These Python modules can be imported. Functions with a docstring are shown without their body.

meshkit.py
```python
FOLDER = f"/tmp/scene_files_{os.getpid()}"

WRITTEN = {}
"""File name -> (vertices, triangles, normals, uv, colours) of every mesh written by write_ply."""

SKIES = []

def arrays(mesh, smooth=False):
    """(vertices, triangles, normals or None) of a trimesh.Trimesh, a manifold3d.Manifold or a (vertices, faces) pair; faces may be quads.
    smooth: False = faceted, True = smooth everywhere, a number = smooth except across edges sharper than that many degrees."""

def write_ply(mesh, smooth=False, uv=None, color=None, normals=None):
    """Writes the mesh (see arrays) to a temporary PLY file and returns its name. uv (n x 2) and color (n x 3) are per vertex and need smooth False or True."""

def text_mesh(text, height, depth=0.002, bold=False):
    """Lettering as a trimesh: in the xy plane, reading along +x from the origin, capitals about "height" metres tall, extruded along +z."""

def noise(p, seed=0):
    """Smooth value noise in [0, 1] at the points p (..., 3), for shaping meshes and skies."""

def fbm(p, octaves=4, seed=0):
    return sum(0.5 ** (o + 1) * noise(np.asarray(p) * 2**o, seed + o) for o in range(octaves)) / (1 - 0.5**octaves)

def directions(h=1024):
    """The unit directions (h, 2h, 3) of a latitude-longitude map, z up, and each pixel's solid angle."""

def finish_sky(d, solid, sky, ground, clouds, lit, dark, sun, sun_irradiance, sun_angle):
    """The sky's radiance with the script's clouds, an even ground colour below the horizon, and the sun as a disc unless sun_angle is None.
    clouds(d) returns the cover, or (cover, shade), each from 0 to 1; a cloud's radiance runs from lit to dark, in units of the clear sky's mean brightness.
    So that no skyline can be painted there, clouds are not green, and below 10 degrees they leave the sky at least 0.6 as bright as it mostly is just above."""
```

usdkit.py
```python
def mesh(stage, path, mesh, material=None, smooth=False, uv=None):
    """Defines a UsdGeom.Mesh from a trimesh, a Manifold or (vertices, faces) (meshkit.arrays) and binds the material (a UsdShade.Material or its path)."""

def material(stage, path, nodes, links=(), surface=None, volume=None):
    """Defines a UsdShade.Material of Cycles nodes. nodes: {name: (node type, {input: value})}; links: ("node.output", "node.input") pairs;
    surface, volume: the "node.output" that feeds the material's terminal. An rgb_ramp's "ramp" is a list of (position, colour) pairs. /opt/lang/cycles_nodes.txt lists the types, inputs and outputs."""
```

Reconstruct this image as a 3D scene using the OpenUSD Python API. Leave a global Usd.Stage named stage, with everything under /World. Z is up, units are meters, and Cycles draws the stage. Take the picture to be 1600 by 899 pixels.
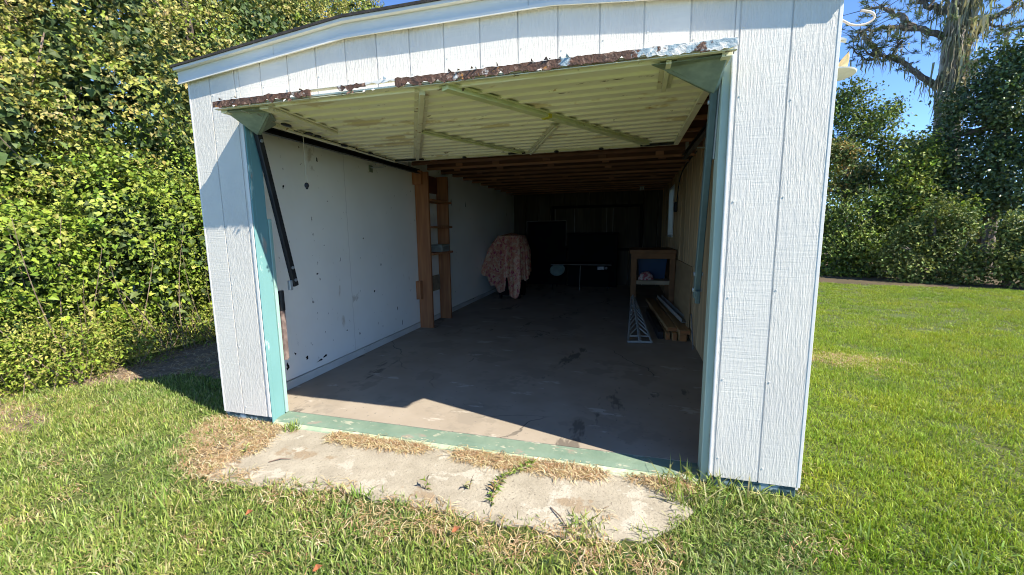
import math, random
import numpy as np, trimesh, usdkit
from pxr import Usd, UsdGeom, UsdLux, UsdShade, Gf, Sdf, Vt
from shapely.geometry import Polygon, Point, LineString
from shapely import contains_xy
import meshkit

rng = np.random.default_rng(7)
random.seed(7)
stage = Usd.Stage.CreateInMemory()
UsdGeom.SetStageUpAxis(stage, 'Z'); UsdGeom.SetStageMetersPerUnit(stage, 1.0)
UsdGeom.Xform.Define(stage, '/World')

# ------------------------------------------------------------------ camera, sky, sun, exposure
EYE = (2.5876, -2.1653, 1.265); YAW, PITCH, ROLL, FPX = .2712, -.1375, -.0119, 643.3
def cam_axes():
    cy, sy = math.cos(YAW), math.sin(YAW)
    f = np.array([-sy*math.cos(PITCH), cy*math.cos(PITCH), math.sin(PITCH)]); r = np.array([cy, sy, 0]); u = np.cross(r, f)
    c, s = math.cos(ROLL), math.sin(ROLL)
    return c*r+s*u, -s*r+c*u, -f
cam = UsdGeom.Camera.Define(stage, '/World/camera')
_r, _u, _b = cam_axes()
cam.AddTransformOp().Set(Gf.Matrix4d(*_r, 0, *_u, 0, *_b, 0, *EYE, 1))
cam.CreateHorizontalApertureAttr(36.0); cam.CreateVerticalApertureAttr(36.0*575/1024)
cam.CreateFocalLengthAttr(36.0*FPX/1600)
cam.CreateExposureAttr(1.32)

SUN = np.array([3.3, -1.0, 3.4]); SUN /= np.linalg.norm(SUN)
sky = UsdLux.DomeLight.Define(stage, '/World/sky')
sky_mat = usdkit.material(stage, '/World/Looks/sky', {
    'sky': ('sky_texture', {'sky_type': 'single_scattering', 'sun_disc': False, 'sun_elevation': math.asin(SUN[2]), 'sun_rotation': math.atan2(SUN[0], SUN[1]), 'air_density': 1.0, 'altitude': 2200., 'air_density': .85, 'aerosol_density': .05, 'ozone_density': 2.0}),
    'tint': ('vector_math', {'math_type': 'multiply', 'vector2': (.63, .79, .99)}),
    'bg': ('background_shader', {'strength': .14})}, [('sky.color', 'tint.vector1'), ('tint.vector', 'bg.color')], surface='bg.background')
UsdShade.MaterialBindingAPI.Apply(sky.GetPrim()).Bind(sky_mat)
sky.GetPrim().SetCustomDataByKey('kind', 'structure')
sun = UsdLux.DistantLight.Define(stage, '/World/sun')
sun.CreateNormalizeAttr(True); sun.CreateIntensityAttr(1.25); sun.CreateAngleAttr(.5); sun.CreateColorAttr(Gf.Vec3f(1, .93, .79))
_z = SUN; _x = np.cross([0, 0, 1], _z); _x /= np.linalg.norm(_x); _y = np.cross(_z, _x)
sun.AddTransformOp().Set(Gf.Matrix4d(*_x, 0, *_y, 0, *_z, 0, 0, 0, 20, 1))

# ------------------------------------------------------------------ helpers
used = {}
def free(path):
    n = used.get(path, -1) + 1; used[path] = n
    return path if n == 0 else f'{path}_{n:03d}'
def keys(p, **kw):
    for k, v in kw.items():
        if v: p.SetCustomDataByKey(k, v)
LOC = {}
def thing(name, label, cat, loc=(0, 0, 0), group=None, kind=None):
    path = free('/World/' + name)
    x = UsdGeom.Xform.Define(stage, path); x.AddTranslateOp().Set(Gf.Vec3d(*map(float, loc)))
    keys(x.GetPrim(), label=label, category=cat, group=group, kind=kind)
    LOC[path] = np.array(loc, float)
    return path
def as_vf(m):
    if isinstance(m, (tuple, list)) and len(m) in (2, 3) and not isinstance(m[0], trimesh.Trimesh): return np.asarray(m[0], float), np.asarray(m[1], int)
    if isinstance(m, (tuple, list)): m = trimesh.util.concatenate(list(m))
    return np.array(m.vertices), np.array(m.faces)
def part(parent, name, m, mat, label=None, smooth=False, tint=None, kind=None):
    """a child mesh; m is in world coordinates"""
    path = free(parent + '/' + name); loc = LOC[parent]; LOC[path] = loc
    if isinstance(m, (tuple, list)) and len(m) == 3 and not isinstance(m[0], trimesh.Trimesh): tint = m[2]
    v, f = as_vf(m)
    pm = usdkit.mesh(stage, path, (v - loc, f), mat, smooth=smooth)
    if tint is not None: UsdGeom.PrimvarsAPI(pm).CreatePrimvar('tint', Sdf.ValueTypeNames.Color3fArray, 'vertex').Set(Vt.Vec3fArray.FromNumpy(np.asarray(tint, np.float32)))
    keys(pm.GetPrim(), label=label, kind=kind)
    return path
def single(name, m, mat, label=None, cat=None, group=None, kind=None, smooth=False):
    path = free('/World/' + name)
    tint = m[2] if isinstance(m, (tuple, list)) and len(m) == 3 and not isinstance(m[0], trimesh.Trimesh) else None
    v, f = as_vf(m)
    base = np.array([(v[:, 0].min()+v[:, 0].max())/2, (v[:, 1].min()+v[:, 1].max())/2, v[:, 2].min()])
    pm = usdkit.mesh(stage, path, (v - base, f), mat, smooth=smooth)
    pm.AddTranslateOp().Set(Gf.Vec3d(*base))
    if tint is not None: UsdGeom.PrimvarsAPI(pm).CreatePrimvar('tint', Sdf.ValueTypeNames.Color3fArray, 'vertex').Set(Vt.Vec3fArray.FromNumpy(np.asarray(tint, np.float32)))
    keys(pm.GetPrim(), label=label, category=cat, group=group, kind=kind)
    LOC[path] = base
    return path
def box(x0, x1, y0, y1, z0, z1):
    b = trimesh.creation.box((x1-x0, y1-y0, z1-z0)); b.apply_translation(((x0+x1)/2, (y0+y1)/2, (z0+z1)/2)); return b
def cbox(x0, x1, y0, y1, z0, z1, c=.004):
    """box with chamfered edges: hull of three shrunk boxes"""
    p = []
    for a, b, d in ((0, c, c), (c, 0, c), (c, c, 0)):
        for x in (x0+a, x1-a):
            for y in (y0+b, y1-b):
                for z in (z0+d, z1-d): p.append((x, y, z))
    return trimesh.convex.convex_hull(np.array(p))
def beam(a, b, w, h, up=(0, 0, 1), c=0):
    """box from a to b, w across, h along up"""
    a, b = np.array(a, float), np.array(b, float); d = b-a; L = np.linalg.norm(d); d /= L
    s = np.cross(d, up); s /= np.linalg.norm(s); u = np.cross(s, d)
    m = cbox(-w/2, w/2, 0, L, -h/2, h/2, c) if c else box(-w/2, w/2, 0, L, -h/2, h/2)
    M = np.eye(4); M[:3, 0], M[:3, 1], M[:3, 2], M[:3, 3] = s, d, u, a
    m.apply_transform(M); return m
def tube(pts, r, sides=7, cap=True):
    p = np.asarray(pts, float); r = np.broadcast_to(r, (len(p),))
    t = np.gradient(p, axis=0); t /= np.linalg.norm(t, axis=1, keepdims=True)+1e-12
    ref = np.array([0, 0, 1.]) if abs(t[:, 2]).mean() < .8 else np.array([1., 0, 0])
    a = np.cross(t, ref); a /= np.linalg.norm(a, axis=1, keepdims=True)+1e-12; b = np.cross(t, a)
    th = np.arange(sides)*2*np.pi/sides
    v = p[:, None]+r[:, None, None]*(np.cos(th)[None, :, None]*a[:, None]+np.sin(th)[None, :, None]*b[:, None])
    i, j = np.meshgrid(np.arange(len(p)-1), np.arange(sides), indexing='ij')
    q = np.stack([i*sides+j, i*sides+(j+1) % sides, (i+1)*sides+(j+1) % sides, (i+1)*sides+j], -1).reshape(-1, 4)
    f = np.vstack([q[:, [0, 1, 2]], q[:, [0, 2, 3]]]); v = v.reshape(-1, 3)
    if cap:
        n = len(p)
        f = np.vstack([f, [[0, k+1, k] for k in range(1, sides-1)], [[(n-1)*sides, (n-1)*sides+k, (n-1)*sides+k+1] for k in range(1, sides-1)]])
    return trimesh.Trimesh(v, f, process=False)
def spline(pts, n):
    p = np.asarray(pts, float); t = np.linspace(0, 1, len(p))
    from scipy.interpolate import CubicSpline
    return CubicSpline(t, p)(np.linspace(0, 1, n))
def prism_y(poly, y0, y1):
    """extrude an xz polygon (list or shapely) along y"""
    P = poly if isinstance(poly, Polygon) else Polygon(poly)
    m = trimesh.creation.extrude_polygon(P, y1-y0); v = m.vertices.copy()
    m.vertices = np.stack([v[:, 0], y0+v[:, 2], v[:, 1]], 1); m.invert(); return m
def prism_x(poly, x0, x1):
    """extrude a yz polygon along x"""
    P = poly if isinstance(poly, Polygon) else Polygon(poly)
    m = trimesh.creation.extrude_polygon(P, x1-x0); v = m.vertices.copy()
    m.vertices = np.stack([x0+v[:, 2], v[:, 0], v[:, 1]], 1); return m
def prism_z(poly, z0, z1):
    P = poly if isinstance(poly, Polygon) else Polygon(poly)
    m = trimesh.creation.extrude_polygon(P, z1-z0); m.apply_translation((0, 0, z0)); return m
def joined(vfs):
    """join (v, f, tint) triples"""
    off, V, F, C = 0, [], [], []
    for v, f, c in vfs:
        V.append(v); F.append(f+off); C.append(c); off += len(v)
    return np.vstack(V), np.vstack(F), np.vstack(C)

# ------------------------------------------------------------------ materials
def mat(name, c1, c2=None, scale=6., rough=.7, stretch=(1, 1, 1), detail=6., lo=.35, hi=.65, bump=None, bscale=40., bstretch=(1, 1, 1), spec=.35, metal=0., spots=None, per_object=0., extra=None):
    """two colours mixed by stretched noise in world space. bump: depth in metres.
    spots: list of (colour, scale, threshold, stretch) patches laid over. per_object: random lightness between pieces."""
    N = {'g': ('geometry', {}), 'm': ('mapping', {'scale': stretch}), 'n': ('noise_texture', {'scale': scale, 'detail': detail, 'roughness': .6}),
         'r': ('rgb_ramp', {'ramp': [(lo, c1), (hi, c2 if c2 is not None else c1)]}),
         'p': ('principled_bsdf', {'roughness': rough, 'specular_ior_level': spec, 'metallic': metal})}
    L = [('m.vector', 'n.vector'), ('n.fac', 'r.fac')]
    src = 'g.position'
    if per_object:
        N['oi'] = ('object_info', {}); N['om'] = ('math', {'math_type': 'multiply', 'value2': 37.})
        N['oa'] = ('vector_math', {'math_type': 'add'})
        L += [('oi.random', 'om.value1'), ('g.position', 'oa.vector1'), ('om.value', 'oa.vector2')]; src = 'oa.vector'
    L.append((src, 'm.vector'))
    col = 'r.color'
    for k, (c, sc, th, st) in enumerate(spots or []):
        N[f'sm{k}'] = ('mapping', {'scale': st, 'location': (k*3.1+1.7, k*5.3, k*2.2)}); N[f'sn{k}'] = ('noise_texture', {'scale': sc, 'detail': 5., 'roughness': .65})
        N[f'sr{k}'] = ('rgb_ramp', {'ramp': [(th, (0, 0, 0)), (min(th+.035, 1), (1, 1, 1))]}); N[f'sx{k}'] = ('mix', {'color2': c})
        L += [(src, f'sm{k}.vector'), (f'sm{k}.vector', f'sn{k}.vector'), (f'sn{k}.fac', f'sr{k}.fac'), (f'sr{k}.color', f'sx{k}.fac'), (col, f'sx{k}.color1')]
        col = f'sx{k}.color'
    if per_object:
        N['pr'] = ('map_range', {'from_min': 0., 'from_max': 1., 'to_min': 1-per_object, 'to_max': 1+per_object}); N['pm'] = ('vector_math', {'math_type': 'multiply'})
        L += [('oi.random', 'pr.value'), (col, 'pm.vector1'), ('pr.result', 'pm.vector2')]; col = 'pm.vector'
    L.append((col, 'p.base_color'))
    if bump:
        N['bm'] = ('mapping', {'scale': bstretch}); N['bn'] = ('noise_texture', {'scale': bscale, 'detail': 5., 'roughness': .6}); N['b'] = ('bump', {'strength': 1., 'distance': bump})
        L += [(src, 'bm.vector'), ('bm.vector', 'bn.vector'), ('bn.fac', 'b.height'), ('b.normal', 'p.normal')]
    if extra: extra(N, L)
    return usdkit.material(stage, '/World/Looks/'+name, N, L, surface='p.BSDF')

def siding_extra(N, L):
    # rough sawn board: long shallow saw lines across, short upright ridges, cracked paint
    N['m2'] = ('mapping', {'scale': (6., 6., 120.)}); N['n2'] = ('noise_texture', {'scale': 1., 'detail': 3., 'roughness': .5, 'distortion': .4})
    N['m3'] = ('mapping', {'scale': (170., 170., 15.)}); N['n3'] = ('noise_texture', {'scale': 1., 'detail': 4., 'roughness': .6, 'distortion': .5})
    N['n4'] = ('noise_texture', {'scale': 1.1, 'detail': 2.})
    N['r3'] = ('rgb_ramp', {'ramp': [(.42, (0, 0, 0)), (.6, (1, 1, 1))]})
    N['r4'] = ('rgb_ramp', {'ramp': [(.36, (.18, .18, .18)), (.62, (.8, .8, .8))]})
    N['mx'] = ('mix_float', {})
    N['b'] = ('bump', {'strength': 1., 'distance': .0017})
    L += [('oa.vector', 'm2.vector'), ('m2.vector', 'n2.vector'), ('oa.vector', 'm3.vector'), ('m3.vector', 'n3.vector'), ('oa.vector', 'n4.vector'),
          ('n3.fac', 'r3.fac'), ('n4.fac', 'r4.fac'), ('r4.color', 'mx.fac'), ('n2.fac', 'mx.a'), ('r3.color', 'mx.b'), ('mx.result', 'b.height'), ('b.normal', 'p.normal')]
M = {}
M['siding'] = mat('white_siding', (.69, .66, .60), (.635, .61, .565), 3., .55, per_object=.03, extra=siding_extra, spots=[((.62, .62, .6), 9., .74, (1, 1, .3))])
M['white_trim'] = mat('white_trim', (.74, .72, .68), (.66, .65, .62), 2., .5, bump=.0008, bscale=60., bstretch=(.15, .15, 1))
M['groove'] = mat('groove_paint', (.70, .69, .66), (.6, .59, .57), 8., .7)
M['fascia'] = mat('fascia_paint', (.70, .69, .66), (.62, .62, .60), 2., .5, bump=.0006, bscale=80.)
M['jamb'] = mat('teal_paint', (.14, .29, .30), (.12, .26, .265), 5., .5, stretch=(1, 1, .3), bump=.0012, bscale=25., bstretch=(1, 1, .15), spots=[((.30, .29, .26), 9., .625, (1, 1, .35)), ((.36, .50, .46), 14., .60, (1, 1, .2))])
M['stop'] = mat('pale_teal_paint', (.27, .42, .37), (.22, .36, .32), 6., .5, stretch=(1, 1, .3), bump=.001, bscale=30., spots=[((.55, .52, .46), 10., .68, (1, 1, .3))])
M['jamb_right'] = mat('shaded_jamb_paint', (.40, .47, .38), (.32, .39, .32), 6., .5, stretch=(1, 1, .3), bump=.001, bscale=30., spots=[((.30, .30, .26), 10., .64, (1, 1, .3))])  # same paint as the left jamb, recoloured to look as it does in shade
M['sill'] = mat('blue_sill', (.035, .075, .085), (.24, .34, .40), 16., .6, lo=.53, hi=.62)
M['curb'] = mat('curb_paint', (.165, .225, .17), (.12, .18, .135), 5., .65, bump=.003, bscale=40., spots=[((.30, .31, .24), 24., .585, (.5, 1, 1)), ((.22, .20, .16), 16., .60, (.4, 1, 1))])
M['curb_edge'] = mat('curb_edge_paint', (.40, .44, .30), (.26, .34, .23), 9., .7, bump=.004, bscale=45., spots=[((.50, .47, .38), 11., .58, (.6, 1, 1))])
def crack_extra(N, L):
    N['cn'] = ('noise_texture', {'scale': 2.2, 'detail': 4.}); N['ca'] = ('vector_math', {'math_type': 'multiply_add', 'vector2': (.45, .45, .45)})
    N['cv'] = ('voronoi_texture', {'feature': 'distance_to_edge', 'scale': .42}); N['cr'] = ('rgb_ramp', {'ramp': [(0., (1, 1, 1)), (.05, (1, 1, 1)), (.14, (0, 0, 0))]}); N['cs'] = ('math', {'math_type': 'multiply', 'value2': 42.}); N['ck'] = ('noise_texture', {'scale': .8, 'detail': 2.}); N['cq'] = ('rgb_ramp', {'ramp': [(.52, (0, 0, 0)), (.60, (.75, .75, .75))]}); N['cm'] = ('math', {'math_type': 'multiply'})
    N['cx'] = ('mix', {'color2': (.05, .045, .04)})
    L.remove(next(l for l in L if l[1] == 'p.base_color')); last = 'sx3.color'
    L += [('g.position', 'cn.vector'), ('cn.color', 'ca.vector1'), ('g.position', 'ca.vector3'), ('ca.vector', 'cv.vector'), ('cv.distance', 'cs.value1'), ('cs.value', 'cr.fac'), ('g.position', 'ck.vector'), ('ck.fac', 'cq.fac'), ('cr.color', 'cm.value1'), ('cq.color', 'cm.value2'), ('cm.value', 'cx.fac'), (last, 'cx.color1'), ('cx.color', 'p.base_color')]
M['floor'] = mat('floor_concrete', (.31, .265, .215), (.255, .215, .17), 2.2, .75, bump=.0015, bscale=90., extra=crack_extra,
                 spots=[((.24, .205, .165), 1.6, .55, (1, 1, 1)), ((.13, .11, .09), 2.6, .61, (1, .35, 1)), ((.39, .35, .30), 5.0, .62, (.4, 1, 1)), ((.15, .13, .115), 34., .645, (1, 1, 1))])
M['pad'] = mat('pad_concrete', (.34, .305, .245), (.26, .23, .18), 7., .9, bump=.006, bscale=60., spots=[((.25, .195, .135), 2.6, .62, (1, 1, 1)), ((.37, .34, .285), 5., .56, (1, 1, 1)), ((.17, .145, .115), 75., .60, (1, 1, 1))])
M['wall_in'] = mat('inside_wall', (.86, .85, .80), (.80, .79, .74), 1.4, .7, bump=.0012, bscale=30.,
                   spots=[((.60, .57, .51), 2.6, .68, (1, 1, 1)), ((.15, .13, .115), 14., .72, (1, 1, .5)), ((.14, .12, .11), 27., .68, (1, 1, .5)), ((.60, .55, .47), 4., .66, (1, 1, .3))])
M['wall_base'] = mat('wall_base_board', (.62, .61, .57), (.5, .48, .45), 3., .7, spots=[((.08, .07, .06), 8., .63, (1, .4, 1))])
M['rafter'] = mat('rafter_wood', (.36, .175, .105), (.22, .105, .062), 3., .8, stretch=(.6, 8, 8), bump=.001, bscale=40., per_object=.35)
M['joist'] = mat('shaded_joist_wood', (.13, .058, .034), (.075, .035, .022), 3., .85, stretch=(.6, 8, 8), per_object=.3)  # darker than the rafter wood: weak light on the joist faces put into colour
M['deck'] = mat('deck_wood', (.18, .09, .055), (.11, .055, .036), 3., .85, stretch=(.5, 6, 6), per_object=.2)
M['plank'] = mat('wall_plank', (.60, .40, .205), (.44, .28, .14), 4., .75, stretch=(6, 6, .5), bump=.001, bscale=30., bstretch=(6, 6, .5), per_object=.18, spots=[((.10, .055, .03), 13., .735, (1, 1, .6))])
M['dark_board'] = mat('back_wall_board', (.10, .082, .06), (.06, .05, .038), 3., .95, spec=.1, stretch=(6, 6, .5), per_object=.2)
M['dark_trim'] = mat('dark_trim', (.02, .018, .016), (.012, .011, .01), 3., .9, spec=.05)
M['pale_strip'] = mat('pale_strip', (.24, .23, .21), (.18, .17, .16), 6., .6)
M['shelf_wood'] = mat('shelf_wood', (.40, .17, .07), (.27, .105, .045), 4., .65, stretch=(7, 7, .5), bump=.0008, bscale=40., bstretch=(6, 6, .4), per_object=.14, spots=[((.09, .035, .018), 12., .72, (1, 1, .4))])
M['panel_wood'] = mat('red_panel', (.16, .05, .028), (.11, .035, .02), 4., .6, stretch=(6, 1, 6))
M['grey_panel'] = mat('grey_panel', (.30, .25, .17), (.18, .14, .10), 10., .7, spots=[((.05, .045, .04), 9., .68, (1, 1, 1))])
M['tin'] = mat('tin', (.30, .32, .28), (.20, .21, .19), 9., .45, metal=.3)
M['door_sheet'] = mat('door_paint', (.84, .82, .66), (.77, .75, .59), 2.5, .5, stretch=(.5, 1, 1), bump=.0008, bscale=20.,
                      spots=[((.60, .52, .34), 3.5, .575, (.5, 1, 1)), ((.14, .10, .05), 13., .655, (.5, 1, 1)), ((.38, .24, .10), 8., .66, (.6, 1, 1))])
M['door_frame'] = mat('door_frame_paint', (.74, .72, .53), (.62, .60, .43), 6., .5, spots=[((.3, .2, .09), 9., .62, (1, 1, 1)), ((.09, .06, .04), 14., .645, (1, 1, 1))])
M['brace_green'] = mat('green_brace', (.62, .65, .38), (.50, .54, .31), 5., .45, spots=[((.25, .20, .09), 8., .62, (1, 1, 1)), ((.08, .06, .03), 12., .66, (1, 1, 1))])
def lip_extra(N, L):
    N.update({'lx': ('separate_xyz', {}), 'lm': ('map_range', {'from_min': 2.15, 'from_max': 2.75, 'to_min': -.13, 'to_max': .10, 'clamp': True}), 'ln': ('noise_texture', {'scale': 6., 'detail': 6., 'roughness': .65}), 'la': ('math', {'math_type': 'add'}),
              'lr': ('rgb_ramp', {'ramp': [(.525, (0, 0, 0)), (.545, (1, 1, 1))]}), 'lk': ('noise_texture', {'scale': 11., 'detail': 5., 'roughness': .6}), 'lc': ('rgb_ramp', {'ramp': [(.50, (.33, .41, .45)), (.535, (.33, .41, .45)), (.55, (.62, .61, .58)), (.6, (.70, .68, .64))]}), 'lx2': ('mix', {})})
    last = next(l for l in L if l[1] == 'p.base_color'); L.remove(last)
    L += [('g.position', 'lx.vector'), ('lx.x', 'lm.value'), ('g.position', 'ln.vector'), ('lm.result', 'la.value1'), ('ln.fac', 'la.value2'), ('la.value', 'lr.fac'), ('g.position', 'lk.vector'), ('lk.fac', 'lc.fac'), ('lr.color', 'lx2.fac'), (last[0], 'lx2.color1'), ('lc.color', 'lx2.color2'), ('lx2.color', 'p.base_color')]
M['rust'] = mat('rusty_lip', (.15, .075, .05), (.065, .042, .034), 24., .85, bump=.006, bscale=45.,
                spots=[((.27, .17, .125), 30., .56, (1, 1, 1)), ((.66, .64, .60), 7., .615, (1, 1, 1)), ((.34, .42, .46), 6., .635, (1, 1, 1)), ((.40, .18, .05), 12., .66, (1, 1, 1))], extra=lip_extra)
M['flaking'] = mat('flaking_lip', (.36, .44, .48), (.30, .38, .42), 6., .6, bump=.004, bscale=40.,
                   spots=[((.76, .74, .70), 9., .53, (1, 1, 1)), ((.30, .14, .06), 11., .62, (1, 1, 1)), ((.10, .06, .04), 18., .63, (1, 1, 1))])
M['lip_white'] = mat('lip_white', (.76, .74, .71), (.62, .60, .56), 8., .6, spots=[((.25, .13, .08), 10., .63, (1, 1, 1))])
M['gusset'] = mat('gusset_metal', (.26, .31, .23), (.17, .21, .16), 16., .5, metal=.25, bump=.001, bscale=50., spots=[((.12, .10, .07), 7., .66, (1, 1, 1))])
M['galv'] = mat('galvanised', (.42, .44, .44), (.30, .32, .33), 12., .4, metal=.5)
M['black_steel'] = mat('black_steel', (.028, .028, .03), (.018, .018, .02), 9., .4, metal=.2, spots=[((.10, .06, .04), 12., .72, (1, 1, 1))])
M['green_steel'] = mat('green_steel', (.10, .14, .125), (.07, .10, .09), 7., .5, metal=.1, spots=[((.25, .26, .24), 20., .68, (1, 1, 1))])
M['spring'] = mat('spring_rust', (.20, .15, .135), (.10, .07, .065), 18., .8)
M['cord'] = mat('cord', (.55, .52, .42), (.45, .42, .34), 30., .8)
M['knob'] = mat('knob', (.012, .013, .02), (.02, .02, .025), 5., .45)
M['yellow_tape'] = mat('yellow_tape', (.6, .55, .06), (.5, .45, .05), 9., .5)
M['shingle'] = mat('shingle', (.05, .045, .042), (.03, .028, .027), 20., .9, bump=.003, bscale=80.)
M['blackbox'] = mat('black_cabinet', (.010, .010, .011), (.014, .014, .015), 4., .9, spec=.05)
M['dish'] = mat('pale_dish', (.28, .36, .33), (.20, .27, .25), 8., .4)
M['chrome'] = mat('chrome_box', (.25, .25, .27), (.10, .10, .11), 30., .4, metal=.6)
M['grey_tube'] = mat('grey_tube', (.36, .39, .39), (.25, .27, .27), 9., .5, metal=.1)
M['bench'] = mat('bench_wood', (.26, .125, .05), (.17, .08, .034), 4., .7, stretch=(1, 1, 1), per_object=.15)
M['bench_shelf'] = mat('bench_shelf', (.36, .29, .20), (.27, .21, .14), 4., .7)
M['blue_bin'] = mat('blue_bin', (.012, .05, .12), (.01, .04, .10), 4., .4)
M['red_cloth'] = mat('red_cloth', (.34, .07, .08), (.45, .38, .34), 26., .9, lo=.45, hi=.55)
M['lumber'] = mat('lumber', (.42, .25, .105), (.30, .165, .065), 3., .7, stretch=(8, .6, 8), per_object=.2)
M['lumber_end'] = mat('lumber_end', (.36, .15, .05), (.28, .11, .04), 10., .8)
M['gutter'] = mat('gutter_metal', (.36, .33, .28), (.28, .26, .22), 6., .5)
M['plywood'] = mat('plywood', (.40, .26, .13), (.32, .20, .095), 2., .7, stretch=(4, 1, 6), spots=[((.24, .14, .06), 3., .68, (1, 1, 1))])
M['hook'] = mat('hook_paint', (.66, .57, .47), (.52, .42, .33), 14., .5)
M['petal'] = mat('petal_paint', (.72, .60, .34), (.62, .48, .24), 14., .45)
M['petal_white'] = mat('petal_white', (.72, .69, .62), (.60, .57, .50), 10., .5)
M['bark'] = mat('bark', (.16, .13, .10), (.08, .062, .048), 6., .9, stretch=(3, 3, .6), bump=.02, bscale=8., bstretch=(3, 3, .5))
M['pale_bark'] = mat('pale_bark', (.30, .26, .21), (.15, .12, .095), 5., .9, stretch=(3, 3, .5), bump=.02, bscale=8., bstretch=(3, 3, .5))
M['twig'] = mat('dead_twig', (.24, .18, .14), (.13, .09, .07), 9., .9)
M['lamp_white'] = mat('lamp_white', (.7, .7, .68), (.6, .6, .58), 9., .4)
M['lawn'] = mat('lawn_soil', (.075, .10, .022), (.09, .10, .03), 3., .95, bump=.02, bscale=60., spots=[((.15, .125, .065), 2.0, .66, (1, 1, 1)), ((.05, .09, .03), 25., .56, (1, 1, 1))])
M['soil'] = mat('bare_soil', (.20, .145, .10), (.13, .095, .065), 7., .95, bump=.02, bscale=50., spots=[((.34, .27, .20), 18., .58, (1, 1, 1)), ((.06, .05, .035), 12., .60, (1, 1, 1))])
M['far_soil'] = mat('far_soil', (.085, .058, .03), (.055, .045, .02), 1.5, .95, spots=[((.09, .12, .03), 1.0, .58, (1, 1, 1))])
M['flowercloth'] = mat('floral_cloth', (.56, .36, .24), (.50, .20, .13), 14., .9, lo=.46, hi=.52, detail=3., spots=[((.36, .06, .09), 19., .555, (1, 1, .6)), ((.50, .27, .12), 22., .60, (1, 1, .7)), ((.50, .38, .30), 30., .60, (1, 1, 1))])
M['leaf_red'] = mat('fallen_leaf', (.40, .12, .05), (.30, .15, .07), 30., .7)

def leaf_mat(name, rough=.45, trans=.3, spec=.4, inst=False):
    N = {'a': ('attribute', {'attribute': 'tint'}), 'p': ('principled_bsdf', {'roughness': rough, 'specular_ior_level': spec}), 't': ('translucent_bsdf', {}), 'x': ('mix_closure', {'fac': trans}),
         'br': ('vector_math', {'math_type': 'multiply', 'vector2': (1.5, 1.45, .8)})}
    L = [('br.vector', 't.color'), ('p.BSDF', 'x.closure1'), ('t.BSDF', 'x.closure2')]
    col = 'a.color'
    if inst:
        N['g'] = ('geometry', {}); N['n'] = ('noise_texture', {'scale': .9, 'detail': 4., 'roughness': .6}); N['r'] = ('rgb_ramp', {'ramp': [(.3, (1.25, 1.08, .95)), (.5, (1, 1, 1)), (.7, (.74, .86, .9))]})
        N['mm'] = ('vector_math', {'math_type': 'multiply'})
        L += [('g.position', 'n.vector'), ('n.fac', 'r.fac'), (col, 'mm.vector1'), ('r.color', 'mm.vector2')]; col = 'mm.vector'
    L += [(col, 'p.base_color'), (col, 'br.vector1')]
    return usdkit.material(stage, '/World/Looks/'+name, N, L, surface='x.closure')
M['leaf'] = leaf_mat('leaf', .5, .14, .18)
M['glossy_leaf'] = leaf_mat('glossy_leaf', .35, .1, .45)
M['grass'] = leaf_mat('grass_blade', .5, .25, .3, True)
M['straw'] = leaf_mat('straw_blade', .8, .15, .2)
M['moss'] = leaf_mat('moss', .9, .3, .1)
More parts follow.
